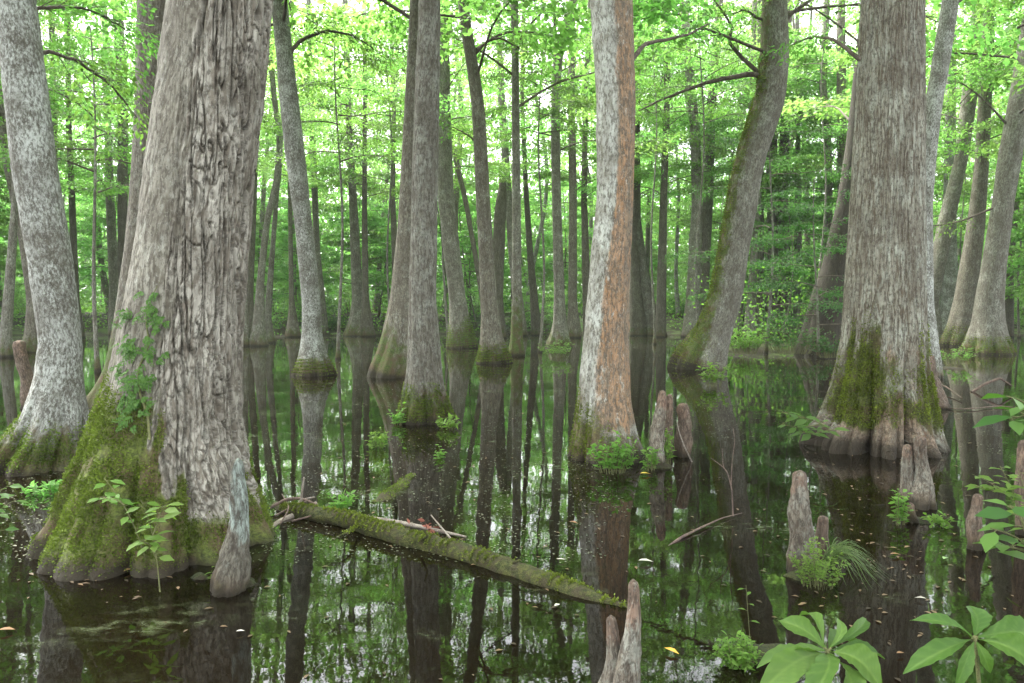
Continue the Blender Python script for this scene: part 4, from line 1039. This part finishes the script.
# ------------------------------------------------------------------ logs and sticks
def log(name, label, pts, radii, mat, sides=20, lump=0.12, seed=0, cat='log', twigs=(), mossy=0):
    cp = curve_pts(np.column_stack([np.array(pts), radii]), 60, 5)
    oo = cp[30, :3].copy()
    T = Tubes()
    P = cp[:, :3] - oo
    T.add(P, cp[:, 3], sides)
    v = T.v[0]; c = np.repeat(P, sides, 0)
    nz = fbm(v[:, 0] * 9, v[:, 1] * 9, v[:, 2] * 9 + seed, 55, 4)
    T.v[0] = c + (v - c) * (1 + lump * 2 * (nz - 0.5))[:, None]
    for tw in twigs:
        a = curve_pts(np.array(tw[0]) - oo, 14); T.add(a, np.linspace(tw[1], tw[2], 14), 6)
    ob = link(name, T.mesh(name, M[mat])); ob.location = oo
    if mossy: moss_tufts(ob, ob, lambda co, no, me: np.clip(no[:, 2] - 0.05, 0, 1) * sstep(0.4, 0.62, fbm(co[:, 0] * 5, co[:, 1] * 5, co[:, 2] * 5, seed, 3)) * (co[:, 2] + oo[2] > 0.0) + 1e-12, mossy, 0.016, M['moss'], seed)
    return tag(ob, label, cat)
def w3(px, py, z): return wat(px, py, z)
log('mossy_log', 'long mossy log lying diagonally half sunk in the water', [w3(276, 507, -.02), w3(294, 512, .03), w3(340, 518, .045), w3(400, 537, .03), w3(470, 556, .015), (w3(545, 583, -.002)), w3(600, 603, -.02), w3(632, 616, -.05)],
    [0.045, 0.058, 0.066, 0.074, 0.072, 0.068, 0.06, 0.045], 'log', 36, 0.34, 1, mossy=7000,
    twigs=[([w3(420, 541, .05), w3(428, 536, .13), w3(424, 530, .18)], 0.012, 0.006), ([w3(505, 566, .03), w3(520, 560, .10)], 0.014, 0.008), ([w3(360, 524, .04), w3(350, 532, .09), w3(338, 536, .10)], 0.011, 0.004)])
log('sunken_log', 'short green log mostly under water behind the long mossy log', [w3(362, 520, -.12), w3(384, 504, -.045), w3(402, 490, -.055), w3(432, 468, -.15)], [0.08, 0.085, 0.085, 0.085], 'log', 20, 0.3, 2, mossy=900)
log('dead_branch', 'pale bare stick lying along the mossy log', [w3(362, 517, .05), w3(400, 523, .03), w3(435, 530, .025), w3(466, 537, .01)], [0.018, 0.02, 0.016, 0.008], 'stick', 10, 0.06, 3, 'stick',
    [([w3(452, 540, .01), w3(440, 526, .07), w3(431, 515, .12)], 0.009, 0.005)])
Yd = depth(514)
log('dead_branch', 'forked grey branch propped on the log by the massive tree', [w3(252, 541, .0), at(280, 522, Yd - .2), at(303, 511, Yd), at(316, 503, Yd + .15)], [0.03, 0.026, 0.022, 0.016], 'stick', 10, 0.08, 4, 'stick',
    [([at(300, 512, Yd), at(302, 492, Yd), at(304, 477, Yd)], 0.014, 0.006), ([at(290, 517, Yd), at(300, 500, Yd + .2), at(315, 497, Yd + .2)], 0.014, 0.007)])
log('dead_branch', 'dark twisted sticks jammed at the upper end of the mossy log', [w3(270, 508, .04), w3(285, 500, .08), w3(300, 498, .09), w3(318, 505, .06)], [0.012, 0.015, 0.012, 0.008], 'stick_dark', 10, 0.1, 5, 'stick',
    [([w3(275, 516, .02), w3(295, 505, .07), w3(310, 500, .08)], 0.009, 0.005), ([w3(280, 524, .02), w3(290, 508, .08), w3(282, 494, .05)], 0.008, 0.004), ([w3(292, 521, .03), w3(312, 516, .05), w3(322, 508, .03)], 0.008, 0.004)])
Yt = depth(522)
log('dead_branch', 'reddish bare branch with upright twigs floating below the knees at centre', [w3(666, 548, -.01), w3(680, 538, .01), w3(700, 528, .02), w3(722, 518, .02), w3(742, 513, .01)], [0.006, 0.011, 0.008, 0.005, 0.003], 'stick_dark', 10, 0.14, 6, 'stick',
    [([at(733, 516, Yt), at(732, 490, Yt), at(727, 470, Yt), at(711, 458, Yt)], 0.007, 0.003), ([at(731, 485, Yt), at(732, 462, Yt), at(735, 440, Yt), at(733, 428, Yt)], 0.005, 0.002), ([at(729, 476, Yt), at(723, 466, Yt), at(722, 448, Yt)], 0.004, 0.002)])
log('dead_branch', 'long thin stick floating level right of the cypress foot', [w3(938, 408, .01), w3(965, 409, .03), w3(1000, 406, .03), w3(1030, 409, .02)], [0.011, 0.012, 0.01, 0.007], 'stick_dark', 8, 0.08, 7, 'stick')
log('dead_branch', 'dark crooked branch arching above the water right of the cypress', [w3(972, 392, .0), at(985, 384, depth(392)), at(1000, 378, depth(392)), at(1012, 386, depth(392))], [0.03, 0.03, 0.025, 0.015], 'stick_dark', 8, 0.1, 8, 'stick')
log('dead_branch', 'grey broken branch lying in debris by the brown stub', [w3(925, 380, .02), w3(945, 386, .1), w3(962, 398, .05)], [0.02, 0.018, 0.012], 'stick_dark', 8, 0.1, 9, 'stick')
log('dead_branch', 'bare twig arching from the right foot of the massive tree', [w3(232, 516, .03), at(236, 500, 6.3), at(247, 492, 6.3), at(258, 500, 6.3)], [0.008, 0.008, 0.007, 0.004], 'stick_dark', 8, 0.05, 10, 'stick')
log('dead_branch', 'thin pale twig bent over beside the blunt round-topped knee', [w3(692, 462, .0), at(684, 446, 8.2), at(679, 432, 8.2), at(677, 422, 8.2)], [0.008, 0.008, 0.006, 0.004], 'stick', 8, 0.05, 11, 'stick')

# ------------------------------------------------------------------ low plants
def clump(name, label, px, py, Wp, Hp, n, leaf, mat='leaf_bright', seed=0, cat='plant', z=0.0, per=9):
    """low leafy clump: many short stems, Wp x Hp pixels across at the depth where it stands"""
    c = wat(px, py, z); Y = c[1]
    Rw, Hh = Wp / 2 / F * Y, Hp / F * Y
    rs = np.random.default_rng(seed + 40); L, T = Leaves(), Tubes()
    for i in range(n):
        az = rs.uniform(0, 2 * PI); q = math.sqrt(rs.random())
        b0 = np.array((math.cos(az) * Rw * q * 0.45, math.sin(az) * Rw * q * 0.35, -0.06))
        e = np.array((math.cos(az) * Rw * q, math.sin(az) * Rw * q * 0.7, Hh * rs.uniform(0.4, 1.0) * (1 - 0.4 * q * q)))
        P = curve_pts([b0, b0 * 0.6 + e * 0.4 + np.array((0, 0, Hh * 0.15)), e], 7)
        T.add(P, np.linspace(leaf * 0.05, leaf * 0.02, 7), 4)
        t = rs.uniform(0.3, 1.0, per); k = (t * 5.99).astype(int)
        pos = P[k] + (P[k + 1] - P[k]) * ((t * 6 - k)[:, None]).clip(0, 1)
        d = rs.normal(0, 1, (per, 3)) * np.array((1, 1, 0.35)) + np.array((0, -0.1, 0.25))
        L.p.append(pos); L.d.append(d); L.n.append(np.array((0, -0.15, 1)) + rs.normal(0, 0.4, (per, 3))); L.s.append(leaf * rs.uniform(0.6, 1.2, per))
    root = thing(name, c, label, cat)
    link('stems', T.mesh('stems', M['stem']), root); link('foliage', L.mesh('foliage', M[mat], TPL_NEAR), root)
    return root
clump('leafy_plant', 'bright bushy plant at the foot of the two-tone trunk', 612, 470, 50, 42, 46, 0.07, seed=1, z=0.03)
clump('leafy_plant', 'leafy sprout wrapped round the pointed brownish knee', 650, 468, 26, 26, 14, 0.065, seed=2, z=0.03)
clump('leafy_plant', 'upright sprig between the pointed and the blunt knee', 668, 462, 20, 46, 10, 0.075, seed=3, z=0.03)
clump('leafy_plant', 'green plant at the right of the swooping trunk foot', 714, 384, 30, 30, 30, 0.1, seed=4, z=0.05)
clump('leafy_plant', 'fine-leaved green tuft on the hummock of the tall grey knee', 818, 582, 58, 50, 70, 0.026, seed=5, z=0.03, per=14)
clump('leafy_plant', 'leafy sprig on the left of the joined knees', 898, 522, 24, 46, 14, 0.06, seed=6, z=0.02)
clump('leafy_plant', 'small sprig at the right base of the joined knees', 940, 524, 30, 14, 12, 0.05, seed=7, z=0.02)
clump('leafy_plant', 'tiny sprig above the shorter joined knee', 903, 450, 20, 14, 6, 0.06, seed=8, z=0.0)
clump('leafy_plant', 'fresh green tuft floating at the bottom beside the broad leaves', 738, 662, 52, 32, 50, 0.032, seed=9, z=0.02, per=12)
clump('leafy_plant', 'green sprigs on the right of the straight central trunk foot', 446, 428, 34, 18, 16, 0.075, seed=10, z=0.02)
clump('leafy_plant', 'green sprigs on the left of the straight central trunk foot', 397, 424, 20, 24, 10, 0.075, seed=11, z=0.02)
clump('leafy_plant', 'pale green sprig in open water left of the central trunk', 378, 448, 24, 26, 16, 0.07, seed=12, z=0.0)
clump('leafy_plant', 'faint sprig standing in water right of the central trunk foot', 438, 458, 14, 14, 8, 0.06, seed=13)
clump('leafy_plant', 'little leafy sprig on the whitish root spur base', 222, 582, 22, 26, 12, 0.045, seed=14, z=0.03)
clump('leafy_plant', 'weed tuft behind the mossy log at its upper end', 338, 506, 40, 16, 16, 0.06, seed=15)
clump('leafy_plant', 'dark-leaved weeds in the water at the foot of the whitish trunk', 52, 494, 60, 16, 22, 0.07, seed=16, mat='leaf_under')
clump('leafy_plant', 'round green bush on the low bank right of the swooping trunk', 745, 352, 56, 30, 80, 0.13, seed=17, z=0.15, cat='shrub')
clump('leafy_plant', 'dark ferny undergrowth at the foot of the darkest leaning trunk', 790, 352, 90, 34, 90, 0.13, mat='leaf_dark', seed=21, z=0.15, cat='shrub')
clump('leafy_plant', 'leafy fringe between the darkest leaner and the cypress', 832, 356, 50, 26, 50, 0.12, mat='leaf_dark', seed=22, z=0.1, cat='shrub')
clump('leafy_plant', 'leafy tangle under the forked trunk left of the two-tone tree', 556, 356, 42, 18, 40, 0.12, seed=18, z=0.05, mat='leaf_under')
clump('leafy_plant', 'moss-green weeds on the debris bank right of the cypress', 950, 362, 60, 22, 40, 0.1, seed=19, z=0.1, mat='leaf_under')
clump('leafy_plant', 'small plant on the right-hand shrub bank behind the cypress knees', 905, 376, 30, 20, 14, 0.1, seed=20, z=0.05, mat='leaf_under')

def stem_plant(name, label, stems, Y, leaf, n, mat='leaf_bright', seed=0, droop=0.2, cat='plant', start=0.35):
    """stems: lists of pixel points at depth Y"""
    rs = np.random.default_rng(seed + 70); L, T = Leaves(), Tubes()
    oo = at(*stems[0][0], Y)
    for st in stems:
        P = curve_pts([at(a, b, Y + rs.uniform(-.05, .05)) - oo for a, b in st], 24)
        T.add(P, np.linspace(leaf * 0.04, leaf * 0.018, 24), 6)
        for i in range(n):
            t = start + (1 - start) * i / max(1, n - 1)
            k = min(22, int(t * 23)); az = i * 2.4 + rs.uniform(-.4, .4)
            d = np.array((math.cos(az), math.sin(az), 0.15 + rs.normal(0, .2)))
            e = P[k] + d * leaf * 0.2
            T.add(np.array([P[k], (P[k] + e) / 2, e]), np.array([leaf * .02] * 3), 4)
            L.p.append(e[None]); L.d.append((d - np.array((0, 0, droop)))[None]); L.n.append((np.array((0, -0.35, 1)) + rs.normal(0, 0.25, 3))[None]); L.s.append(np.array([leaf * rs.uniform(0.65, 1.15)]))
    root = thing(name, oo, label, cat)
    link('stem', T.mesh('stem', M['stem']), root); link('foliage', L.mesh('foliage', M[mat], TPL_NEAR), root)
    return root
stem_plant('leafy_sapling', 'thin sapling with bright leaves in front of the massive tree foot', [[(160, 592), (157, 560), (153, 535), (146, 512), (141, 500)], [(157, 560), (150, 545), (141, 540)], [(153, 535), (160, 515), (165, 505)]], 4.45, 0.105, 9, seed=1)
stem_plant('leafy_sapling', 'second leafy sprig against the moss of the massive tree', [[(150, 572), (136, 530), (124, 505), (112, 488), (104, 478)], [(124, 505), (118, 500), (100, 497)]], 4.75, 0.10, 9, seed=2, start=0.45)
stem_plant('leafy_plant', 'leafy twig hanging over water at the left side of the cypress foot', [[(838, 436), (822, 424), (805, 418), (782, 412)], [(822, 424), (800, 428), (780, 424)], [(830, 430), (812, 434), (800, 432)]], 8.0, 0.17, 9, mat='leaf_near', seed=3, start=0.2)
stem_plant('leafy_plant', 'leafy twigs poking in at the left edge near the water', [[(-30, 560), (-10, 520), (6, 504), (16, 500)], [(-30, 560), (-12, 535), (4, 530)], [(-10, 520), (0, 490), (8, 486)]], 4.6, 0.085, 9, mat='leaf_near', seed=4, start=0.3)
stem_plant('leafy_shrub', 'fine-leaved shrub at the right edge above the lone cone knee', [[(1040, 560), (1015, 500), (990, 482), (972, 474)], [(1020, 510), (1008, 480), (1000, 466)], [(1030, 530), (1025, 490), (1018, 470)], [(1010, 495), (990, 490), (975, 486)]], 4.9, 0.09, 14, seed=5, start=0.25, cat='shrub')
stem_plant('leafy_shrub', 'broad-leaved branch reaching in at the right edge, upper of two', [[(1075, 470), (1045, 420), (1022, 400), (1006, 396)], [(1045, 420), (1025, 415), (1010, 420)]], 3.6, 0.17, 8, mat='leaf_big', seed=6, start=0.4, cat='shrub')
stem_plant('leafy_shrub', 'broad-leaved branch reaching in at the right edge, lower of two', [[(1080, 620), (1045, 560), (1015, 535), (990, 528)], [(1045, 560), (1022, 550), (1000, 545)], [(1030, 545), (1020, 515), (1010, 505)]], 3.0, 0.14, 8, mat='leaf_big', seed=7, start=0.35, cat='shrub')
stem_plant('leafy_sapling', 'tall thin sprig rising from the fresh green tuft at the bottom', [[(752, 670), (750, 640), (747, 600), (746, 585)]], 3.7, 0.05, 5, seed=8, start=0.6)

# grass tuft arching to the right on the hummock
rs = np.random.default_rng(77)
gv, gf, k0 = [], [], 0
c = wat(826, 572)
for i in range(70):
    az = rs.normal(-0.1, 0.65); ln = rs.uniform(0.22, 0.5)
    t = np.linspace(0, 1, 9)
    base = np.array((rs.uniform(-.05, .05), rs.uniform(-.04, .04), 0.0))
    out = np.array((math.cos(az), math.sin(az), 0))
    P = base + out * (ln * 0.85 * t[:, None] ** 1.2) + np.array((0, 0, 1)) * (ln * (1.5 * t - 1.6 * t ** 2))[:, None]
    P[:, 2] = np.maximum(P[:, 2], 0.0) + 0.02
    sd = np.array((-out[1], out[0], 0.3)); w = 0.0032 * (1 - t ** 2) + 0.0005
    v = np.stack([P - sd * w[:, None], P + sd * w[:, None]], 1).reshape(-1, 3)
    idx = np.arange(18).reshape(9, 2) + k0; k0 += 18
    gv.append(v); gf.append(np.stack([idx[:-1, 0], idx[:-1, 1], idx[1:, 1], idx[1:, 0]], -1))
gm_ = mesh_np('grass_tuft', np.concatenate(gv), [np.concatenate(gf)], M['grass'], True, {'lv': np.repeat(rs.random(70), 18)})
g_ = link('grass_tuft', gm_); g_.location = c
tag(g_, 'tuft of arching grass blades on the hummock of the tall grey knee', 'grass tuft')

# broad leaves in the lower right corner
def big_leaf_plant(label, leaves, foot, hub, Yh):
    oo = at(*foot, Yh); oo[2] = max(oo[2], 0.1)
    hubp = at(*hub, Yh)
    T = Tubes(); T.add(curve_pts([oo - oo, (hubp - oo) * 0.5 + np.array((.015, 0, 0)), hubp - oo], 16), np.linspace(0.008, 0.005, 16), 8)
    root = thing('broad_leaved_plant', oo, label, 'plant')
    V, Q, LV, k0 = [], [], [], 0
    for i, (bx, by, tx, ty, wp, dY) in enumerate(leaves):
        b = at(bx, by, Yh) * 0.35 + hubp * 0.65; t = at(tx, ty, Yh + dY)
        T.add(curve_pts([hubp - oo, (b + hubp) / 2 - oo + np.array((0, 0, 0.004)), b - oo], 6), np.linspace(0.004, 0.003, 6), 5)
        d = t - b; ln = np.linalg.norm(d); d = d / ln
        up = np.array((0.0, -0.45, 1.0)); side = np.cross(d, up); side /= np.linalg.norm(side); n = np.cross(side, d)
        w = wp / F * Yh * 0.43
        m, s = 27, 13
        rs = np.random.default_rng(i * 7 + int(hub[0]))
        ro = rs.uniform(-0.55, 0.55); side, n = side * math.cos(ro) + n * math.sin(ro), n * math.cos(ro) - side * math.sin(ro)
        tt = np.linspace(0, 1, m); u = np.linspace(-1, 1, s)
        prof = np.interp(tt, [0, .12, .3, .5, .68, .82, .93, 1], [0.05, .22, .6, .92, 1.0, .78, .34, 0.02])
        prof = smooth1(prof, 1) * (1 + 0.05 * np.sin(tt * 23 + i) + 0.03 * np.sin(tt * 51 + i))
        bw = rs.uniform(-0.18, 0.18)
        P = (b - oo)[None, None] + (tt * ln)[:, None, None] * d + ((prof[:, None] * u[None, :] * w) + (bw * ln * np.sin(PI * tt))[:, None])[..., None] * side
        arch, tipd = rs.uniform(0.05, 0.16), rs.uniform(0.05, 0.3)
        hgt = rs.uniform(0.35, 0.85) * w * (np.abs(u)[None, :] ** 1.3) * prof[:, None] + (arch * np.sin(PI * tt) * ln - tipd * tt ** 2.5 * ln)[:, None]
        hgt = hgt + 0.07 * w * (np.sin(tt[:, None] * 40 - np.abs(u)[None, :] * 7) * np.abs(u)[None, :]) * prof[:, None] + 0.14 * w * np.sin(tt * 9 + i * 2)[:, None] * u[None, :] ** 2 * np.sign(u)[None, :]
        P = P + hgt[..., None] * n
        idx = np.arange(m * s).reshape(m, s) + k0; k0 += m * s
        V.append(P.reshape(-1, 3)); Q.append(np.stack([idx[:-1, :-1], idx[:-1, 1:], idx[1:, 1:], idx[1:, :-1]], -1).reshape(-1, 4))
        vein = rs.uniform(0.1, 0.6) + 0.22 * (np.sin(tt[:, None] * 40 - np.abs(u)[None, :] * 7) > 0.75) + 0.2 * (fbm(tt[:, None] * 4, u[None, :] * 2, i, 5, 2) - .5)
        vein[:, s // 2] += 0.4
        LV.append(vein.reshape(-1))
    link('stem', T.mesh('stem', M['stem']), root)
    link('foliage', mesh_np('foliage', np.concatenate(V), [np.concatenate(Q)], M['leaf_big'], True, {'lv': np.concatenate(LV)}), root)
big_leaf_plant('low plant with a rosette of broad pale green leaves at the bottom right',
    [(822, 650, 758, 648, 24, -.02), (824, 646, 779, 619, 24, .08), (829, 644, 838, 616, 12, .08), (834, 648, 886, 656, 16, .02), (834, 652, 882, 684, 34, -.12), (820, 655, 762, 690, 34, -.14), (825, 658, 806, 704, 34, -.2), (838, 640, 872, 612, 15, .16), (816, 640, 800, 606, 14, .2),
     (831, 646, 858, 632, 22, .1), (830, 658, 845, 706, 30, -.2)], (832, 900), (828, 652), 2.15)
big_leaf_plant('plant with spread spoon-shaped leaves in the bottom right corner',
    [(973, 632, 972, 604, 28, .06), (968, 636, 914, 615, 17, .02), (966, 641, 906, 660, 25, -.04), (982, 636, 1046, 634, 36, -.02), (984, 642, 1050, 676, 36, -.12), (977, 646, 992, 672, 14, -.05), (972, 648, 962, 690, 16, -.1)], (985, 900), (975, 638), 2.05)

# ------------------------------------------------------------------ floating leaves and specks
def flat_leaf(name, label, px, py, sp, mat, ang, group=None):
    p = wat(px, py, 0.005); s = sp / F * p[1]
    a = ang
    me = leaves_mesh(name, np.array([(0, 0, 0.0)]), np.array([(math.cos(a), math.sin(a), 0)]), np.array([(0.05, 0.03, 1)]), np.array([s]), M[mat], TPL_NEAR)
    v = np.empty(len(me.vertices) * 3, np.float32); me.vertices.foreach_get('co', v); v = v.reshape(-1, 3)
    v -= v.mean(0); v[:, 2] += 0.008 - v[:, 2].min(); me.vertices.foreach_set('co', v.reshape(-1)); me.update()
    o_ = link(name, me); o_.location = p
    return tag(o_, label, 'leaf', group)
flat_leaf('fallen_leaf', 'bright orange-yellow leaf floating right of the spike knees', 671, 653, 17, 'dead_yellow', -0.7)
flat_leaf('fallen_leaf', 'yellow leaf floating right below the two-tone trunk', 645, 475, 12, 'dead_yellow', 0.2)
flat_leaf('fallen_leaf', 'pale leaf on the water below the whitish root spur', 240, 633, 9, 'dead_pale', 0.4)
flat_leaf('fallen_leaf', 'white leaf floating beside the sapling at the massive foot', 138, 571, 14, 'dead_pale', 0.2)
flat_leaf('fallen_leaf', 'orange-brown leaf at the waterline of the massive foot', 128, 572, 12, 'dead_tan', 1.2)
flat_leaf('fallen_leaf', 'tan leaf floating at the far left bottom edge', 6, 632, 16, 'dead_tan', 0.3)
flat_leaf('fallen_leaf', 'pale oval leaf above the end of the long mossy log', 561, 561, 9, 'dead_pale', 0.1)
flat_leaf('fallen_leaf', 'tan leaf floating between the central and two-tone reflections', 573, 524, 11, 'dead_tan', -0.5)
flat_leaf('fallen_leaf', 'white leaf beside the lower edge of the long mossy log', 557, 607, 10, 'dead_pale', 0.9)
flat_leaf('fallen_leaf', 'greenish floating leaf right of the joined knees', 945, 560, 12, 'dead_green', 0.8)
flat_leaf('fallen_leaf', 'rusty leaf floating just below the tufted hummock', 895, 556, 12, 'dead_tan', 0.1)
flat_leaf('fallen_leaf', 'thin pale leaf floating above the corner broad leaves', 921, 600, 11, 'dead_pale', 2.6)
flat_leaf('fallen_leaf', 'tan leaf floating behind the broad-leaf rosette', 900, 655, 10, 'dead_tan', 0.3)
flat_leaf('fallen_leaf', 'long pale leaf floating right of the two-tone reflection', 645, 563, 16, 'dead_pale', 0.05)
flat_leaf('fallen_leaf', 'pale leaf left of the flat dark hump', 78, 566, 13, 'dead_green', 0.3)
flat_leaf('fallen_leaf', 'russet leaf sunk at the edge of the massive foot', 95, 576, 14, 'dead_tan', 0.1)
# rusty leaves caught on the sticks
L = Leaves(); c = w3(432, 530, 0.05)
m = 26
L.p.append(RNG.normal(0, 1, (m, 3)) * np.array((0.07, 0.06, 0.025))); L.d.append(RNG.normal(0, 1, (m, 3))); L.n.append(np.array((0, 0, 1)) + RNG.normal(0, 0.7, (m, 3))); L.s.append(RNG.uniform(0.03, 0.07, m))
o_ = link('leaf_litter', L.mesh('leaf_litter', M['dead_red'], TPL_NEAR)); o_.location = c
tag(o_, 'small heap of rusty dead leaves caught on the pale stick by the log', 'leaf litter', kind='stuff')
# specks
n = 26000
py = 332 + 230 * RNG.random(n) ** 2.0; px = RNG.uniform(-60, 1084, n)
PP = np.array([wat(a, b, 0.004) for a, b in zip(px, py)])
dn = fbm(PP[:, 0] * 0.5, PP[:, 1] * 0.28, 0, 820, 4)
keep = (dn > 0.5 + 0.10 * RNG.random(n)) & (terrain(PP[:, 0], PP[:, 1]) < 0)
PP = PP[keep]; m = len(PP)
sm = leaves_mesh('floating_debris', PP, np.column_stack([RNG.normal(0, 1, (m, 2)), np.zeros(m)]), np.tile((0.0, 0, 1), (m, 1)) + RNG.normal(0, 0.02, (m, 3)), RNG.uniform(0.006, 0.022, m) * (1 + 0.05 * PP[:, 1]), M['specks'])
tag(link('floating_debris', sm), 'scattered specks of duckweed and leaf bits on the water', 'debris', kind='stuff')

lp = []
for (cx_, cy_, sx_, sy_, k_) in ((890, 540, 60, 60, 260), (900, 420, 50, 30, 120), (110, 575, 60, 14, 60), (440, 470, 90, 30, 120), (360, 560, 160, 60, 80), (620, 480, 120, 60, 110), (300, 400, 120, 40, 160), (700, 600, 120, 40, 50)):
    k_ = int(k_ * 0.7)
    for a, b in zip(RNG.normal(cx_, sx_, k_), RNG.normal(cy_, sy_, k_)):
        if 345 < b < 690: lp.append(wat(a, b, 0.005))
lp = np.array(lp); m = len(lp)
tag(link('floating_leaves', leaves_mesh('floating_leaves', lp, np.column_stack([RNG.normal(0, 1, (m, 2)), np.zeros(m)]), np.tile((0.0, 0, 1), (m, 1)) + RNG.normal(0, 0.04, (m, 3)), RNG.uniform(0.015, 0.05, m) * (1 + 0.03 * lp[:, 1]), M['litter'], TPL_NEAR)),
    'small tan and brown leaves scattered over the water', 'leaves', kind='stuff')

HZ = NT('air')
pv = HZ.n('ShaderNodeVolumePrincipled'); pv.inputs['Color'].default_value = (0.86, 0.93, 0.84, 1); pv.inputs['Density'].default_value = 0.00045; pv.inputs['Anisotropy'].default_value = 0.0
HZ.t.links.new(pv.outputs[0], HZ.out.inputs['Volume'])
hx, h0, h1 = 530.0, -3.0, 60.0
hv_ = np.array([(x, y, z) for z in (h0, h1) for x, y in ((-hx, -hx), (hx, -hx), (hx, hx), (-hx, hx))], float)
tag(link('haze', mesh_np('haze', hv_, [np.array([(3, 2, 1, 0), (4, 5, 6, 7), (0, 1, 5, 4), (1, 2, 6, 5), (2, 3, 7, 6), (3, 0, 4, 7)])], HZ.m, False)), 'thin pale damp air among the trees', 'haze', kind='stuff')

# ------------------------------------------------------------------ light, camera, render
w = bpy.data.worlds.new('World'); sc.world = w; w.use_nodes = True
nt = w.node_tree; nt.nodes.clear()
sky = nt.nodes.new('ShaderNodeTexSky'); sky.sky_type = 'NISHITA'; sky.sun_disc = False
EL, AZ = math.radians(58), math.atan2(-0.7, 0.7)
sky.sun_elevation = EL; sky.sun_rotation = AZ; sky.air_density = 1.0; sky.dust_density = 4.0; sky.ozone_density = 1.0
hs = nt.nodes.new('ShaderNodeHueSaturation'); hs.inputs['Saturation'].default_value = 0.2
bg = nt.nodes.new('ShaderNodeBackground'); bg.inputs['Strength'].default_value = 0.10
ow = nt.nodes.new('ShaderNodeOutputWorld')
nt.links.new(sky.outputs[0], hs.inputs['Color']); nt.links.new(hs.outputs[0], bg.inputs[0]); nt.links.new(bg.outputs[0], ow.inputs[0])
sd = bpy.data.lights.new('sun', 'SUN'); sd.energy = 1.5; sd.angle = math.radians(15); sd.color = (1, 0.97, 0.92)
so = bpy.data.objects.new('sun', sd); C.objects.link(so)
v = Vector((math.sin(AZ) * math.cos(EL), math.cos(AZ) * math.cos(EL), math.sin(EL)))
so.rotation_euler = v.to_track_quat('Z', 'Y').to_euler(); so.location = (0, -10, 40)

cd = bpy.data.cameras.new('camera'); cam = bpy.data.objects.new('camera', cd); C.objects.link(cam)
cd.sensor_width = 36; cd.lens = F / W * 36; cd.clip_end = 1500; cd.clip_start = 0.05
cam.location = (0, 0, CH); cam.rotation_euler = (PI / 2 - PITCH, 0, 0)
sc.camera = cam

sc.view_settings.view_transform = 'Standard'; sc.view_settings.look = 'None'; sc.view_settings.gamma = 1
sc.view_settings.use_curve_mapping = False
sc.view_settings.exposure = 3.75
cy = sc.cycles
cy.max_bounces = 6; cy.diffuse_bounces = 3; cy.glossy_bounces = 3; cy.transmission_bounces = 5; cy.transparent_max_bounces = 8
cy.caustics_reflective = False; cy.caustics_refractive = False
cy.use_denoising = True
try:
    cy.denoiser = 'OPENIMAGEDENOISE'; cy.denoising_input_passes = 'RGB_ALBEDO_NORMAL'; cy.denoising_prefilter = 'ACCURATE'
except Exception: pass
cy.sample_clamp_indirect = 8
